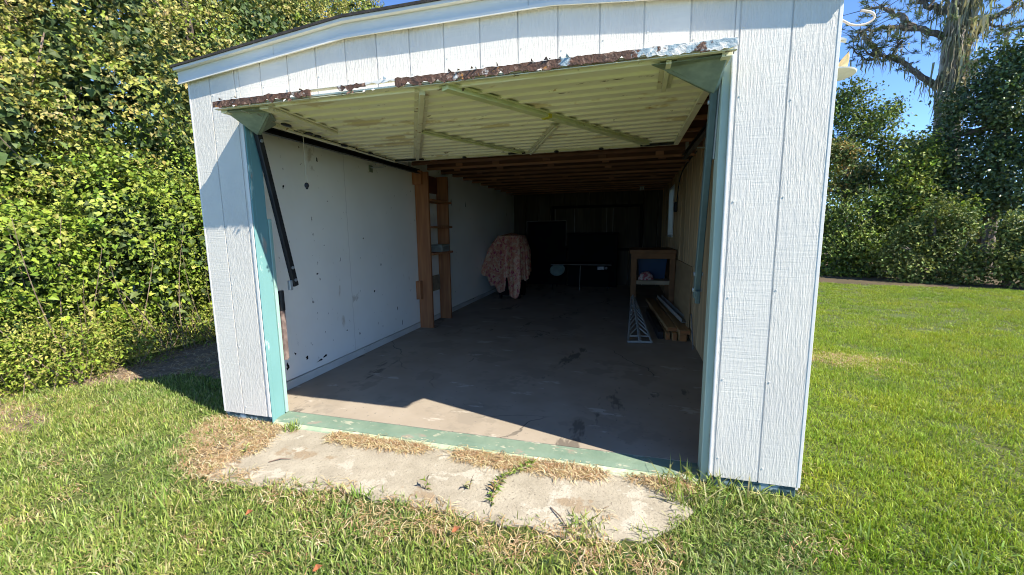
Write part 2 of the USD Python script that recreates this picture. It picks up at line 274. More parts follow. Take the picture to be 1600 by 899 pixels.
# window light panel: thin white blind, lets some daylight through
usdkit.material(stage, '/World/Looks/blind', {'d': ('principled_bsdf', {'base_color': (.75, .74, .70), 'roughness': .8}), 't': ('translucent_bsdf', {'color': (.7, .68, .62)}), 'x': ('mix_closure', {'fac': .5})}, [('d.BSDF', 'x.closure1'), ('t.BSDF', 'x.closure2')], surface='x.closure')
M['blind'] = UsdShade.Material.Get(stage, '/World/Looks/blind')
usdkit.material(stage, '/World/Looks/pane', {'f': ('fresnel', {'IOR': 1.45}), 't': ('transparent_bsdf', {'color': (.95, .97, .96)}), 'g': ('glossy_bsdf', {'roughness': .03, 'color': (1, 1, 1)}), 'x': ('mix_closure', {})}, [('f.fac', 'x.fac'), ('t.BSDF', 'x.closure1'), ('g.BSDF', 'x.closure2')], surface='x.closure')
M['pane'] = UsdShade.Material.Get(stage, '/World/Looks/pane')

# ------------------------------------------------------------------ dimensions
S = .2032; XL, XR = -.1785, 3.4325; OL, OR = .237, 3.030; YB = 7.62; ZF = -.015; ZG = -.06
K0, K1 = 1.04, 2.215                                   # where the roof line breaks
def ftop(x):  # top of the fascia / underside of the roof edge
    if x < K0: return 2.42-(K0-x)*.095
    if x > K1: return 2.42-(x-K1)*.095
    return 2.42
def fbot(x): return ftop(x)-.068

# ------------------------------------------------------------------ ground
g = 220.
single('lawn', ([(-g, -g, ZG), (g, -g, ZG), (g, g, ZG), (-g, g, ZG)], [[0, 1, 2], [0, 2, 3]]), M['lawn'], kind='structure')
def ragged(pts, amp, step, seed):
    r = np.random.default_rng(seed); ring = LineString(list(pts)+[pts[0]]); n = int(ring.length/step); out = []
    for i in range(n):
        p = ring.interpolate(i*step); out.append((p.x+r.normal(0, amp), p.y+r.normal(0, amp)))
    return Polygon(out).buffer(0)
PAD = ragged([(.24, .0), (.26, -.42), (.42, -.62), (.75, -.60), (1.25, -.51), (1.9, -.53), (2.3, -.54), (2.70, -.50), (2.90, -.30), (2.96, -.02)], .014, .06, 3)
if PAD.geom_type != 'Polygon': PAD = max(PAD.geoms, key=lambda a: a.area)
single('concrete_apron', prism_z(PAD, ZG-.05, ZG+.008), M['pad'], kind='structure')
SOILS = [ragged([(-.18, -.02), (.32, .02), (.42, -.5), (.2, -.55), (-.05, -.3)], .03, .08, 4), ragged([(-3.4, -1.2), (-1.5, -.62), (-1.3, -.4), (-1.75, -.15), (-2.6, -.1), (-3.6, -.6)], .05, .12, 5),
         ragged([(-2.2, .0), (-1.62, .42), (-1.5, .62), (-.2, .75), (-.19, 7.9), (-2.6, 8), (-2.5, 2)], .04, .12, 6)]
for i, P in enumerate(SOILS):
    if P.geom_type != 'Polygon': P = max(P.geoms, key=lambda a: a.area)
    SOILS[i] = P
    single('bare_soil', prism_z(P, ZG-.03, ZG+.004), M['soil'], kind='structure')
FAR = ragged([(5.2, 10.2), (6.9, 9.15), (8.6, 8.8), (10.4, 8.5), (16, 7.3), (30, 3), (40, 20), (-6, 34), (-6, 13)], .06, .3, 8)
if FAR.geom_type != 'Polygon': FAR = max(FAR.geoms, key=lambda a: a.area)
single('soil_strip', prism_z(FAR, ZG-.03, ZG+.004), M['far_soil'], kind='structure')

# ------------------------------------------------------------------ the garage
G = thing('garage', 'white board-sided single garage with a low arched roof and open front', 'garage', (1.627, 3.8, ZG))
# front siding, board by board
def board(x0, x1, z0f, y0=0., y1=.011):
    n = [x0, x1]; n += [k for k in (K0, K1) if x0 < k < x1]; n.sort()
    top = [(x, fbot(x)+.03) for x in n]
    return prism_y([(x0, z0f)]+[(x1, z0f)]+top[::-1], y0, y1)
edges = [XL]+[i*S for i in range(17)]+[XR]
gp = .0038
for a, b in zip(edges[:-1], edges[1:]):
    spans = []
    if b <= OL or a >= OR: spans = [(a, b, 0.)]
    elif a < OL < b: spans = [(a, OL+gp, 0.), (OL, b, 2.045)]
    elif a < OR < b: spans = [(a, OR, 2.045), (OR-gp, b, 0.)]
    else: spans = [(a, b, 2.045)]
    for x0, x1, z0 in spans:
        part(G, 'siding_board', board(x0+gp, x1-gp, z0+random.uniform(-.003, .003)), M['siding'])
def sheet(y0, y1, z0, zh):
    poly = Polygon([(XL+.004, z0), (XL+.004, fbot(XL)+.02), (K0, fbot(K0)+.02), (K1, fbot(K1)+.02), (XR-.004, fbot(XR)+.02), (XR-.004, z0)])
    return prism_y(poly.difference(Polygon([(OL-.012, z0-1), (OR+.012, z0-1), (OR+.012, zh), (OL-.012, zh)])), y0, y1)
for i in range(17):                                     # nail heads along the boards
    for z in (.08, .5, .95, 1.4, 1.85, 2.15, 2.28):
        x = i*S+.018+random.uniform(-.003, .003); zz = z+random.uniform(-.03, .03)
        if (OL < x < OR and z < 2.1) or zz > fbot(x)-.03: continue
        c = trimesh.creation.cylinder(.0038, .003, sections=8); c.apply_transform(trimesh.transformations.rotation_matrix(math.pi/2, (1, 0, 0))); c.apply_translation((x, -.0008, zz)); part(G, 'nail_head', c, M['groove'])
part(G, 'sheathing', sheet(.0058, .021, .004, 2.05), M['groove'])
for x0, x1 in ((XL+.012, OL-.005), (OR+.006, XR-.012)):
    part(G, 'sill', cbox(x0, x1, .006, .10, -.16, .0035, .004), M['sill'])
part(G, 'header_trim', cbox(OL+.02, OR-.02, -.010, .02, 2.03, 2.062), M['white_trim'])
part(G, 'header_beam', cbox(OL-.03, OR+.03, .0225, .12, 2.025, 2.20), M['stop'])
# side and back walls
part(G, 'side_wall', box(XL, XL+.013, .0115, YB+.10, -.02, 2.33), M['siding'])
wy0, wy1, wz0, wz1 = 5.30, 6.05, 1.16, 1.95
rw = Polygon([(.0115, -.02), (YB+.1, -.02), (YB+.1, 2.33), (.0115, 2.33)]).difference(Polygon([(wy0, wz0), (wy1, wz0), (wy1, wz1), (wy0, wz1)]))
part(G, 'side_wall', prism_x(rw, XR-.013, XR), M['siding'])
part(G, 'back_wall', box(XL+.014, XR-.014, YB+.075, YB+.098, -.02, 2.4), M['siding'])
part(G, 'inner_wall', cbox(-.085, -.07, .14, YB+.02, ZF+.075, 2.30), M['wall_in'])
for yv in (1.36, 3.80, 6.24): part(G, 'panel_seam', box(-.071, -.0692, yv, yv+.004, ZF+.08, 2.14), M['wall_base'])
rc = np.random.default_rng(404)
for yv, z, w, h in ((.49, .16, .03, .07), (.58, .26, .02, .02), (.41, .40, .012, .012), (.70, .19, .018, .03), (.85, .12, .05, .02), (.92, .14, .04, .02), (.60, 1.63, .012, .03), (.44, .60, .018, .03), (1.25, .30, .014, .014), (1.75, .62, .018, .018), (1.45, .22, .012, .025), (2.2, .35, .012, .03), (2.3, .15, .012, .04), (3.9, 1.72, .02, .08), (4.5, 1.70, .02, .09), (1.1, 1.55, .012, .012), (1.6, 1.2, .014, .014), (.9, .9, .016, .012), (1.9, .9, .012, .02), (1.0, 1.9, .012, .03)):
    aa = np.sort(rc.uniform(0, 2*np.pi, 9)); rr = rc.uniform(.35, 1, 9)
    part(G, 'paint_chip', prism_x(Polygon([(yv+w*r_*math.cos(a_), z+h*r_*math.sin(a_)) for a_, r_ in zip(aa, rr)]).buffer(0), -.0705, -.0694), M['dark_trim'])
part(G, 'base_board', cbox(-.085, -.064, .14, YB+.02, ZF, ZF+.068), M['wall_base'])
part(G, 'corner_stud', box(-.165, -.088, .022, .10, ZF, 2.2), M['stop'])
part(G, 'corner_panel', box(-.088, .204, .111, .131, ZF+.004, 2.2), M['wall_in'])
part(G, 'corner_panel', box(3.036, 3.40, .111, .131, ZF+.004, 2.2), M['plank'])
for y in np.arange(.2, YB, .15):                        # upright planks on the right wall, window left open
    y1 = y+.146; dx = random.uniform(-.004, .004)
    if y1 > wy0 and y < wy1:
        part(G, 'wall_plank', cbox(3.33+dx, 3.35, y, y1, ZF, wz0-.03, .003), M['plank']); part(G, 'wall_plank', cbox(3.33+dx, 3.35, y, y1, wz1+.03, 2.20, .003), M['plank'])
    else: part(G, 'wall_plank', cbox(3.33+dx, 3.35, y, y1, ZF, 2.20+random.uniform(0, .05), .003), M['plank'])
W = part(G, 'window', [cbox(3.321, 3.42, wy0-.04, wy0, wz0-.04, wz1+.04), cbox(3.321, 3.42, wy1, wy1+.04, wz0-.04, wz1+.04), cbox(3.321, 3.42, wy0+.001, wy1-.001, wz1, wz1+.04), cbox(3.315, 3.42, wy0+.001, wy1-.001, wz0-.04, wz0)], M['lamp_white'])
part(W, 'pane', box(3.40, 3.406, wy0+.002, wy1-.002, wz0+.002, wz1-.002), M['pane'])
part(W, 'blind', box(3.324, 3.327, wy0+.002, wy1-.002, wz0+.002, wz1-.002), M['blind'])
part(G, 'cable', tube(spline([(3.322, 3.0, 2.12), (3.318, 4.2, 2.06), (3.322, 4.62, 1.9), (3.322, 4.72, 1.72), (3.322, 4.74, 1.66)], 24), .008), M['knob'])
part(G, 'outlet_box', cbox(3.285, 3.328, 4.70, 4.86, 1.52, 1.67, .01), M['knob'])
x = -.06
while x < 3.33:                                         # back wall boards
    x1 = min(x+.30, 3.345)
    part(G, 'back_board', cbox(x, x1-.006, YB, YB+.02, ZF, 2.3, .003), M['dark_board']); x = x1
fr = [cbox(.86, .92, YB-.03, YB-.001, .5, 1.82), cbox(2.86, 2.93, YB-.03, YB-.001, .5, 1.82), cbox(.921, 2.859, YB-.03, YB-.001, 1.76, 1.82), cbox(.921, 2.859, YB-.03, YB-.001, .78, .84)]
part(G, 'back_frame', fr, M['dark_trim'])
for xx, z0, z1 in ((.955, .55, 1.75), (1.40, .85, 1.75), (2.13, .85, 1.75), (2.27, .85, 1.75)):
    part(G, 'pale_batten', box(xx, xx+.012, YB-.012, YB-.002, z0, z1), M['pale_strip'])  # daylight through gaps in the back wall, drawn as pale solid strips
for k in range(7):
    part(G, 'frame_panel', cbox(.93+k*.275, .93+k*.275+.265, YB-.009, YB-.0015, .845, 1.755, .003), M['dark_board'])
# door jambs
part(G, 'door_jamb', cbox(.203, .25, .0225, .108, ZF-.03, 2.04, .004), M['jamb'], label='left door jamb in bright turquoise paint')
part(G, 'jamb_face', cbox(OL+.0045, .2515, -.002, .0245, ZF-.03, 2.04, .003), M['jamb'])
part(G, 'door_jamb', cbox(2.99, 3.034, .0125, .108, ZF-.03, 2.04, .004), M['jamb_right'], label='right door jamb in shaded green paint')
part(G, 'door_stop', cbox(.207, .257, .1095, .135, ZF, 1.36, .003), M['stop'])
part(G, 'edge_strip', cbox(OL-.016, OL+.004, -.004, -.0005, .0, 2.03, .001), M['white_trim'])
part(G, 'edge_strip', cbox(OR-.006, OR+.006, -.0035, .0115, .0, 2.035, .003), M['white_trim'])
# corner boards' edges
for xx in (XL, XR):
    part(G, 'corner_strip', cbox(xx-.002, xx+.010, -.0015, .006, .0, fbot(xx)+.02, .001) if xx < 1 else cbox(xx-.010, xx+.003, -.0015, .006, .0, fbot(xx)+.02, .001), M['white_trim'])
# floor and kerb
part(G, 'floor_slab', box(XL+.02, XR-.02, .1415, YB+.09, -.3, ZF), M['floor'])
part(G, 'floor_slab', box(XL+.02, .2025, .108, .1414, -.3, ZF-.001), M['floor'])
part(G, 'kerb', prism_x([(.14, -.017), (.05, -.021), (.012, -.031), (.012, -.3), (.14, -.3)], .251, 2.989), M['curb'])
part(G, 'kerb_edge', prism_x([(.0115, -.033), (-.012, -.046), (-.024, -.066), (-.024, -.3), (.0115, -.3)], .253, 2.987), M['curb_edge'])
# roof: fascia, trims, decking, shingles, joists
XE0, XE1 = -.225, 3.48
def roofline(f, d=0.): return [(XE0, f(XE0)+d), (K0, f(K0)+d), (K1, f(K1)+d), (XE1, f(XE1)+d)]
def strip(f0, d0, f1, d1, y0, y1, xa=XE0, xb=XE1):
    xs = sorted({xa, xb, *[k for k in (K0, K1) if xa < k < xb]})
    return prism_y([(x, f0(x)+d0) for x in xs]+[(x, f1(x)+d1) for x in xs[::-1]], y0, y1)
for xa, xb in ((XE0, .54), (.543, 2.09), (2.093, XE1)):
    part(G, 'fascia_board', strip(fbot, 0, ftop, -.001, -.024, -.002, xa, xb), M['fascia'])
for xa, xb in ((XE0, 1.49), (1.35, 2.6), (2.5, XE1)):
    o = .0016 if xa == 1.35 else 0
    part(G, 'drip_trim', strip(fbot, -.010-o, fbot, .004, -.031-o, -.0245, xa, xb), M['white_trim'])
part(G, 'roof_edge', strip(ftop, 0, ftop, .016, -.052, YB+.14), M['white_trim'])
part(G, 'roof_cover', strip(ftop, .0165, ftop, .030, -.060, YB+.15, XE0-.01, XE1+.01), M['shingle'])
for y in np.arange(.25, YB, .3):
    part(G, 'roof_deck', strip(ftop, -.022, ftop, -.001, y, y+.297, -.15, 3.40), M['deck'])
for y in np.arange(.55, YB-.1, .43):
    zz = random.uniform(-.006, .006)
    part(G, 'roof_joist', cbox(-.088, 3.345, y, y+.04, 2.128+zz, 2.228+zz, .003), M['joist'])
    part(G, 'joist_lath', cbox(-.086, 3.343, y-.008, y+.046, 2.102+zz, 2.1275+zz, .002), M['rafter'])  # added strip in lighter wood, imitating the lit bottom edge of the joist
    for k in range(5):
        xx = .25+k*.66+random.uniform(-.12, .12)
        part(G, 'joist_block', cbox(xx, xx+.09, y-.024, y-.002, 2.12+zz+random.uniform(0, .04), 2.235, .002), M['rafter'])
for xx in (.32, .95, 1.6, 2.2, 2.85):
    part(G, 'roof_runner', box(xx, xx+.09, 1.9, YB-.05, 2.232+.008*(xx > 1), 2.236+.008*(xx > 1)+.025), M['rafter'])

# ------------------------------------------------------------------ the tilt-up door, standing open overhead
D = thing('garage_door', 'pale ribbed metal tilt-up door swung open overhead with rusty front lip', 'garage door', (1.63, .8, 1.98))
DX0, DX1, DY0, DY1, DZ = .262, 2.992, -.198, 1.74, 1.992
ys, zs = [DY0], [DZ+.008]
yy = DY0+.09
while yy < DY1-.05:
    ys += [yy-.016, yy-.009, yy+.009, yy+.016]; zs += [DZ+.012, DZ, DZ, DZ+.012]; yy += .118
ys.append(DY1); zs.append(DZ+.010); ys, zs = np.array(ys), np.array(zs)
nx = 26; xs = np.linspace(DX0, DX1, nx)
def ribbed(x0, x1, ya, yb, nxx=14):
    xs = np.linspace(x0, x1, nxx); yk = np.unique(np.concatenate([[ya, yb], ys[(ys > ya) & (ys < yb)]])); zk = np.interp(yk, ys, zs)
    v = np.array([(x, y, z-.006*math.sin(math.pi*(x-DX0)/(DX1-DX0))+d) for d in (0, .008) for x in xs for y, z in zip(yk, zk)])
    n, m = len(xs), len(yk); i, j = np.meshgrid(np.arange(n-1), np.arange(m-1), indexing='ij'); a = (i*m+j).ravel()
    bot = np.stack([a, a+1, a+m+1, a+m], 1); top = bot[:, ::-1]+n*m
    side = []
    for j in range(m-1): side += [(j, j+n*m, j+1+n*m, j+1), ((n-1)*m+j, (n-1)*m+j+1, (n-1)*m+j+1+n*m, (n-1)*m+j+n*m)]
    for i in range(n-1): side += [(i*m, (i+1)*m, (i+1)*m+n*m, i*m+n*m), (i*m+m-1, i*m+m-1+n*m, (i+1)*m+m-1+n*m, (i+1)*m+m-1)]
    q = np.vstack([bot, top, np.array(side)])
    return v, np.vstack([q[:, [0, 1, 2]], q[:, [0, 2, 3]]])
part(D, 'ribbed_sheet', ribbed(DX0, DX1, DY0+.01, DY1), M['door_sheet'])
# front lip, eaten by rust: top edge straight, lower edge ragged, lengths of different state
def lip(x0, x1, zt, zb, seed, mt, amp=.004, bite=.0, y0=-.203, y1=-.198):
    r = np.random.default_rng(seed); xs = np.arange(x0, x1+.001, .018); xs[-1] = x1
    low = zb+r.normal(0, amp, len(xs))+np.where(r.random(len(xs)) < bite, r.uniform(.005, .022, len(xs)), 0)
    up = zt+r.normal(0, amp*.5, len(xs))
    pl = list(zip(xs, low))+list(zip(xs[::-1], up[::-1]))
    P = Polygon(pl).buffer(0)
    if P.geom_type != 'Polygon': P = max(P.geoms, key=lambda a: a.area)
    part(D, 'door_lip', prism_y(P, y0, y1), mt)
lip(DX0-.012, .62, 2.026, 1.992, 1, M['rust'])
lip(.621, .93, 2.027, 1.996, 2, M['rust'], .006, .2)
lip(.931, 1.27, 2.027, 2.003, 3, M['rust'], .006, .3)
lip(1.271, 1.44, 2.030, 2.018, 4, M['lip_white'], .003, .2)
lip(1.441, 1.78, 2.028, 1.993, 5, M['rust'], .006, .15)
lip(1.781, 2.42, 2.028, 1.992, 6, M['rust'], .004, .05)
lip(2.421, 2.86, 2.028, 1.993, 7, M['rust'], .004, .05)
lip(2.861, DX1+.012, 2.028, 1.992, 8, M['rust'], .004, .05)
part(D, 'lip_flange', cbox(DX0-.01, DX1+.01, -.2025, -.165, 2.026, 2.0285, .0008), M['lip_white'])
part(D, 'lip_flange', cbox(DX0-.01, 1.25, -.197, -.170, 1.984, 1.9865, .0008), M['door_frame'])
part(D, 'lip_flange', cbox(1.48, DX1+.01, -.197, -.172, 1.984, 1.9865, .0008), M['door_frame'])
for i in range(40):                                     # curled flakes of rust and paint
    x = random.uniform(DX0, 2.4); z = random.choice([2.03, 1.99]); a = random.uniform(.005, .014)
    v = np.array([(x-a, -.204, z), (x+a, -.204, z+random.uniform(-.004, .004)), (x+random.uniform(-.5, .5)*a, -.206-random.uniform(.002, .012), z+(1 if z > 2.01 else -1)*random.uniform(.003, .015)), (x, -.2035, z+.004)])
    part(D, 'rust_flake', trimesh.convex.convex_hull(v), M['rust'] if random.random() < .75 else M['lip_white'])
for x0 in (DX0, DX1-.04):
    part(D, 'side_rail', cbox(x0, x0+.04, -.165, DY1-.01, 1.972, 1.994, .002), M['door_frame'])
part(D, 'back_rail', cbox(DX0+.042, DX1-.042, DY1-.045, DY1-.004, 1.974, 1.996, .002), M['door_frame'])
for xa, xb in ((.31, .62), (2.68, 2.95), (1.50, 1.66)):
    part(D, 'latch_plate', cbox(xa, xb, DY1-.075, DY1-.046, 1.970, 1.985, .002), M['black_steel'])
def brace(a, b, w, mt, z=1.978, h=.022):
    part(D, 'brace', beam((a[0], a[1], z), (b[0], b[1], z-.001), w, h, c=.002), mt)
    d = np.array(b)-np.array(a); n = np.array([-d[1], d[0]])/np.linalg.norm(d)
    for s in (-1, 1):
        q = n*s*(w/2+.012)
        part(D, 'brace_flange', beam((a[0]+q[0], a[1]+q[1], z+.0105), (b[0]+q[0], b[1]+q[1], z+.0095), .022, .004), mt)
brace((1.55, -.12), (.565, 1.66), .030, M['door_frame'])
brace((1.69, -.15), (2.73, 1.62), .055, M['brace_green'])
brace((1.15, .64), (1.63, 1.66), .016, M['brace_green'], 1.970, .014)
brace((2.10, .77), (1.71, 1.69), .016, M['door_frame'], 1.968, .014)
brace((2.745, -.15), (2.754, .24), .022, M['door_frame'], 1.982, .016)
brace((.56, -.15), (.52, .50), .060, M['door_frame'], 1.982, .016)
for x, y, l in ((.40, .18, .07), (.37, .42, .05), (.36, .52, .05), (.33, .86, .06), (.33, 1.22, .05), (1.05, 1.70, .05), (1.95, 1.70, .06), (2.35, 1.70, .05)):
    h = trimesh.creation.icosphere(2, 1.); h.apply_scale((.022, l*.6, .010)); h.apply_translation((x, y, 1.974)); part(D, 'latch_knob', h, M['black_steel'], smooth=True)
for x0, y0, x1, y1 in ((.35, .30, .36, .95), (.34, 1.0, .33, 1.6)):
    part(D, 'latch_rod', tube([(x0, y0, 1.968), (x1, y1, 1.970)], .004, 5), M['black_steel'])
part(D, 'tape_band', beam((2.075, .505, 1.977), (2.09, .53, 1.977), .064, .030), M['yellow_tape'])
for s, ox in ((1, 0.), (-1, 3.254)):                    # corner gussets, lift arms, springs
    X = lambda x: ox+s*x
    gv = np.array([(X(.275), -.165, 1.99), (X(.56), -.10, 1.985), (X(.30), .20, 1.985), (X(.272), .07, 1.895), (X(.29), .05, 1.89)])
    part(D, 'corner_gusset', trimesh.convex.convex_hull(gv), M['gusset'])
    part(D, 'gusset_plate', trimesh.convex.convex_hull(np.array([(X(.29), -.16, 1.982), (X(.58), -.14, 1.982), (X(.40), .10, 1.982), (X(.29), -.16, 1.978), (X(.58), -.14, 1.978), (X(.40), .10, 1.978)])), M['gusset'])
    part(D, 'gusset_rib', beam((X(.50), -.07, 1.975), (X(.29), .06, 1.90), .03, .012), M['gusset'])
    xa = .273 if s > 0 else .287
    top, low = (X(xa), .065, 1.93), (X(xa), .275, .885)
    arm = part(D, 'lift_arm', [beam(top, low, .032, .044, (0, 1, 0), .004)], M['black_steel'] if s > 0 else M['green_steel'], label='black left lift arm' if s > 0 else 'grey green right lift arm')
    if s < 0: part(D, 'arm_plate', beam((X(.268), .05, 1.955), (X(.268), .115, 1.60), .006, .05, (0, 1, 0), .002), M['galv'])
    for zq in (.93, 1.02, 1.86):
        yq = np.interp(zq, [.885, 1.93], [.275, .065]); c = trimesh.creation.cylinder(.011, .046, sections=10); c.apply_transform(trimesh.transformations.rotation_matrix(math.pi/2, (0, 1, 0))); c.apply_translation((X(xa), yq, zq)); part(D, 'arm_bolt', c, M['galv'])
    part(D, 'arm_foot', cbox(X(xa)-.012, X(xa)+.012, .215, .245, .86, .93, .004), M['galv'] if s > 0 else M['green_steel'])
    if s > 0:
        hel = [(X(.225)+.0165*math.cos(t), .185+.0165*math.sin(t), .86-.50*t/(2*math.pi*60)) for t in np.linspace(0, 2*math.pi*60, 60*9)]
        part(D, 'spring', tube(hel, .0048, 5), M['spring']); part(D, 'spring_core', tube([(X(.225), .185, .855), (X(.225), .185, .365)], .0160, 10), M['spring'])
        part(D, 'spring_sleeve', tube([(X(.225), .185, .86), (X(.225), .185, .72)], .0225, 12), M['black_steel'])
# tracks on the walls
for s, xc in ((1, .12), (-1, 3.134)):
    T = thing('door_track', 'black steel door track running back from the opening along the %s' % ('white wall' if s > 0 else 'bare plank wall'), 'door track', (xc, 1.3, 1.97), group=None)
    pr = [(-.02, 0), (.02, 0), (.02, .012), (.016, .012), (.016, .004), (-.016, .004), (-.016, .046), (.016, .046), (.016, .038), (.02, .038), (.02, .05), (-.02, .05)]
    m = prism_y([(xc+a*s, 1.965+b) for a, b in pr], .14, 2.52)
    part(T, 'channel', m, M['black_steel'])
    part(T, 'wall_bracket', beam((xc-s*.02, 1.82, 1.955), (-.068 if s > 0 else 3.328, 1.80, 1.945), .03, .008), M['galv'])
    part(T, 'bracket_foot', cbox(*( (-.07, -.058) if s > 0 else (3.317, 3.329)), 1.77, 1.83, 1.90, 1.97, .002), M['gusset'])
    part(T, 'roof_hanger', beam((xc, 2.3, 2.01), (xc, 2.32, 2.2), .03, .004, (0, 1, 0)), M['galv'])
C = thing('pull_cord', 'thin pale cord with black knob hanging from the open door', 'cord', (.355, .375, 1.58))
part(C, 'cord', [tube([(.42, -.17, 1.972), (.356, .374, 1.968)], .0022, 5), tube([(.356, .374, 1.968), (.3545, .375, 1.8), (.353, .375, 1.615)], .0022, 5)], M['cord'])
kn = trimesh.creation.icosphere(2, .016); kn.apply_scale((1, 1, 1.25)); kn.apply_translation((.353, .375, 1.605)); part(C, 'knob', kn, M['knob'], smooth=True)
part(C, 'knob_cap', tube([(.353, .375, 1.588), (.353, .375, 1.578)], [.009, .006], 8), M['knob'])

# ------------------------------------------------------------------ things inside
A = thing('wall_shelf', 'tall brown timber shelf rack of two uprights against the white wall', 'shelf', (.04, 3.05, ZF))
part(A, 'upright', cbox(-.062, .125, 2.735, 2.775, ZF, 2.02, .003), M['shelf_wood']); part(A, 'upright', cbox(-.062, .110, 3.36, 3.40, ZF, 2.03, .003), M['shelf_wood'])
part(A, 'upright_block', cbox(-.064, .06, 2.68, 2.734, 1.86, 2.03, .003), M['shelf_wood']); part(A, 'upright_block', cbox(-.064, .0, 2.66, 2.734, .38, .62, .003), M['shelf_wood'])
for z in (1.655, 1.31, .955): part(A, 'shelf_board', cbox(-.062, .145, 2.776, 3.43, z, z+.028, .003), M['shelf_wood'])
part(A, 'top_panel', cbox(-.062, -.04, 2.776, 3.359, 1.79, 2.02, .003), M['panel_wood'])
part(A, 'lower_panel', cbox(-.062, -.045, 2.776, 3.359, .42, .64, .003), M['grey_panel'], label='greyish worn lower back panel')
Tn = thing('tin', 'grey round-edged tin on the lowest board of the wall shelf', 'tin', (.05, 3.2, .983))
part(Tn, 'tin_body', cbox(-.04, .135, 3.08, 3.34, .9835, 1.055, .012), M['tin']); part(Tn, 'tin_lid', cbox(-.044, .139, 3.076, 3.344, 1.0555, 1.085, .012), M['tin'])

B = thing('covered_cabinet', 'black cabinet mostly hidden under the floral cloth by the white wall', 'cabinet', (.45, 5.45, ZF))
part(B, 'cabinet_body', cbox(.24, .68, 5.30, 5.73, ZF+.05, 1.165, .012), M['blackbox'])
for xx in (.28, .64):
    for yv in (5.32, 5.70): part(B, 'foot', cbox(xx-.025, xx+.025, yv-.025, yv+.025, ZF, ZF+.051, .005), M['blackbox'])
def drape(seed, n=120, m=34):
    """cloth thrown over the box: a low peak on top, steep folds down the sides, a ragged handkerchief hem"""
    r = np.random.default_rng(seed); th = np.radians(np.linspace(-150, 150, n)); V = []; cx, cy = .46, 5.515
    hem = lambda d: float(np.interp(d, [-150, -95, -75, -62, -55, -44, -34, -27, -20, -8, -3, 2, 6, 14, 25, 33, 38, 52, 60, 75, 150], [.66, .62, .58, .55, .44, .40, .26, .27, .12, .16, .44, .40, .06, .03, .0, .05, .34, .37, .32, .38, .5]))
    for t in th:
        c, s_ = math.cos(t), math.sin(t); R = 1/((abs(s_)/.245)**5+(abs(c)/.25)**5)**(1/5)      # a little outside the box
        fold = .55*math.sin(t*11+1)+.30*math.sin(t*19+2.2)+.2*math.sin(t*31); hz = hem(math.degrees(t)); left = max(0., -math.sin(t))
        for k in np.linspace(0, 1, m):
            if k < .3: q = k/.3; rad = R*q*.97; z = 1.172+.055*(1-q)**1.5
            else:
                q = (k-.3)/.7; z = 1.172-(1.172-hz)*q-.012*min(1, q*8); rad = R*.97+.018*min(1, q*6)+(.03+.26*left)*q**.85+.055*(fold+.6)*min(1, q*2.5)
            V.append((cx+rad*s_, cy-rad*c, z))
    V = np.array(V); i, j = np.meshgrid(np.arange(n-1), np.arange(m-1), indexing='ij'); a = (i*m+j).ravel(); q = np.stack([a, a+1, a+m+1, a+m], 1)
    f = np.vstack([q[:, [0, 1, 2]], q[:, [0, 2, 3]]])
    return V, f
single('floral_cloth', drape(5), M['flowercloth'], 'pink and cream floral cloth draped over a dark cabinet at the back left', 'cloth', smooth=True)

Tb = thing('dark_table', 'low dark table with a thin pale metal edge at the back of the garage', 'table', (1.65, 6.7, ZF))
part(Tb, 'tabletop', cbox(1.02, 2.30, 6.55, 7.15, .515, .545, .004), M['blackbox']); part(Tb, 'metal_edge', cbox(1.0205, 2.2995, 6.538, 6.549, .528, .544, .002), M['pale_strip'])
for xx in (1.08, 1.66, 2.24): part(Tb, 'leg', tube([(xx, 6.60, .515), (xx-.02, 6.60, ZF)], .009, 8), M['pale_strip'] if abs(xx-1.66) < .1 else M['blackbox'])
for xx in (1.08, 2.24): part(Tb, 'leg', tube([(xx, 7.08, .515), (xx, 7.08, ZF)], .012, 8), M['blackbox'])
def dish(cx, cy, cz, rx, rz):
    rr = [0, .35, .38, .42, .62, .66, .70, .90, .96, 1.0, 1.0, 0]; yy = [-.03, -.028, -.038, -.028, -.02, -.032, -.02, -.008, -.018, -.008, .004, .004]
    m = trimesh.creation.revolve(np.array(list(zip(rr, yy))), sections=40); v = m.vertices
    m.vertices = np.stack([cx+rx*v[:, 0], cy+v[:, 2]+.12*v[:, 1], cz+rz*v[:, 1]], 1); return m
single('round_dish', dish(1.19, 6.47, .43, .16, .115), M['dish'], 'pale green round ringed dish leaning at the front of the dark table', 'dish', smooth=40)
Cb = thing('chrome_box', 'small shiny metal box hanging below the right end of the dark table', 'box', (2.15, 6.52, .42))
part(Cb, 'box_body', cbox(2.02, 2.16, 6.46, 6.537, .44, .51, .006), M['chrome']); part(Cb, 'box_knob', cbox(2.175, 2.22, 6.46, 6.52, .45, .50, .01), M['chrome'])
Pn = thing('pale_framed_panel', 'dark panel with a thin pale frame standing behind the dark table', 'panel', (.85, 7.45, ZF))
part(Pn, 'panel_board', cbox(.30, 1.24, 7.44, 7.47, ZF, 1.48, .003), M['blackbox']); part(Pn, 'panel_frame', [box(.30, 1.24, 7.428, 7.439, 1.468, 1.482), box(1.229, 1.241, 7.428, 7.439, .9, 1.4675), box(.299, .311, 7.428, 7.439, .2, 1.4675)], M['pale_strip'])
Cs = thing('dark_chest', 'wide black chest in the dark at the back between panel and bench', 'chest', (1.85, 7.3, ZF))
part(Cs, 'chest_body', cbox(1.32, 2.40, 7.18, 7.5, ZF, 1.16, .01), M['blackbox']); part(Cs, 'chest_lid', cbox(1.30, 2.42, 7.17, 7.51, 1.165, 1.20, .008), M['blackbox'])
Lp = thing('ceiling_lamp', 'small white twin socket lamp under the joists near the back wall', 'lamp', (2.86, 6.7, 2.05))
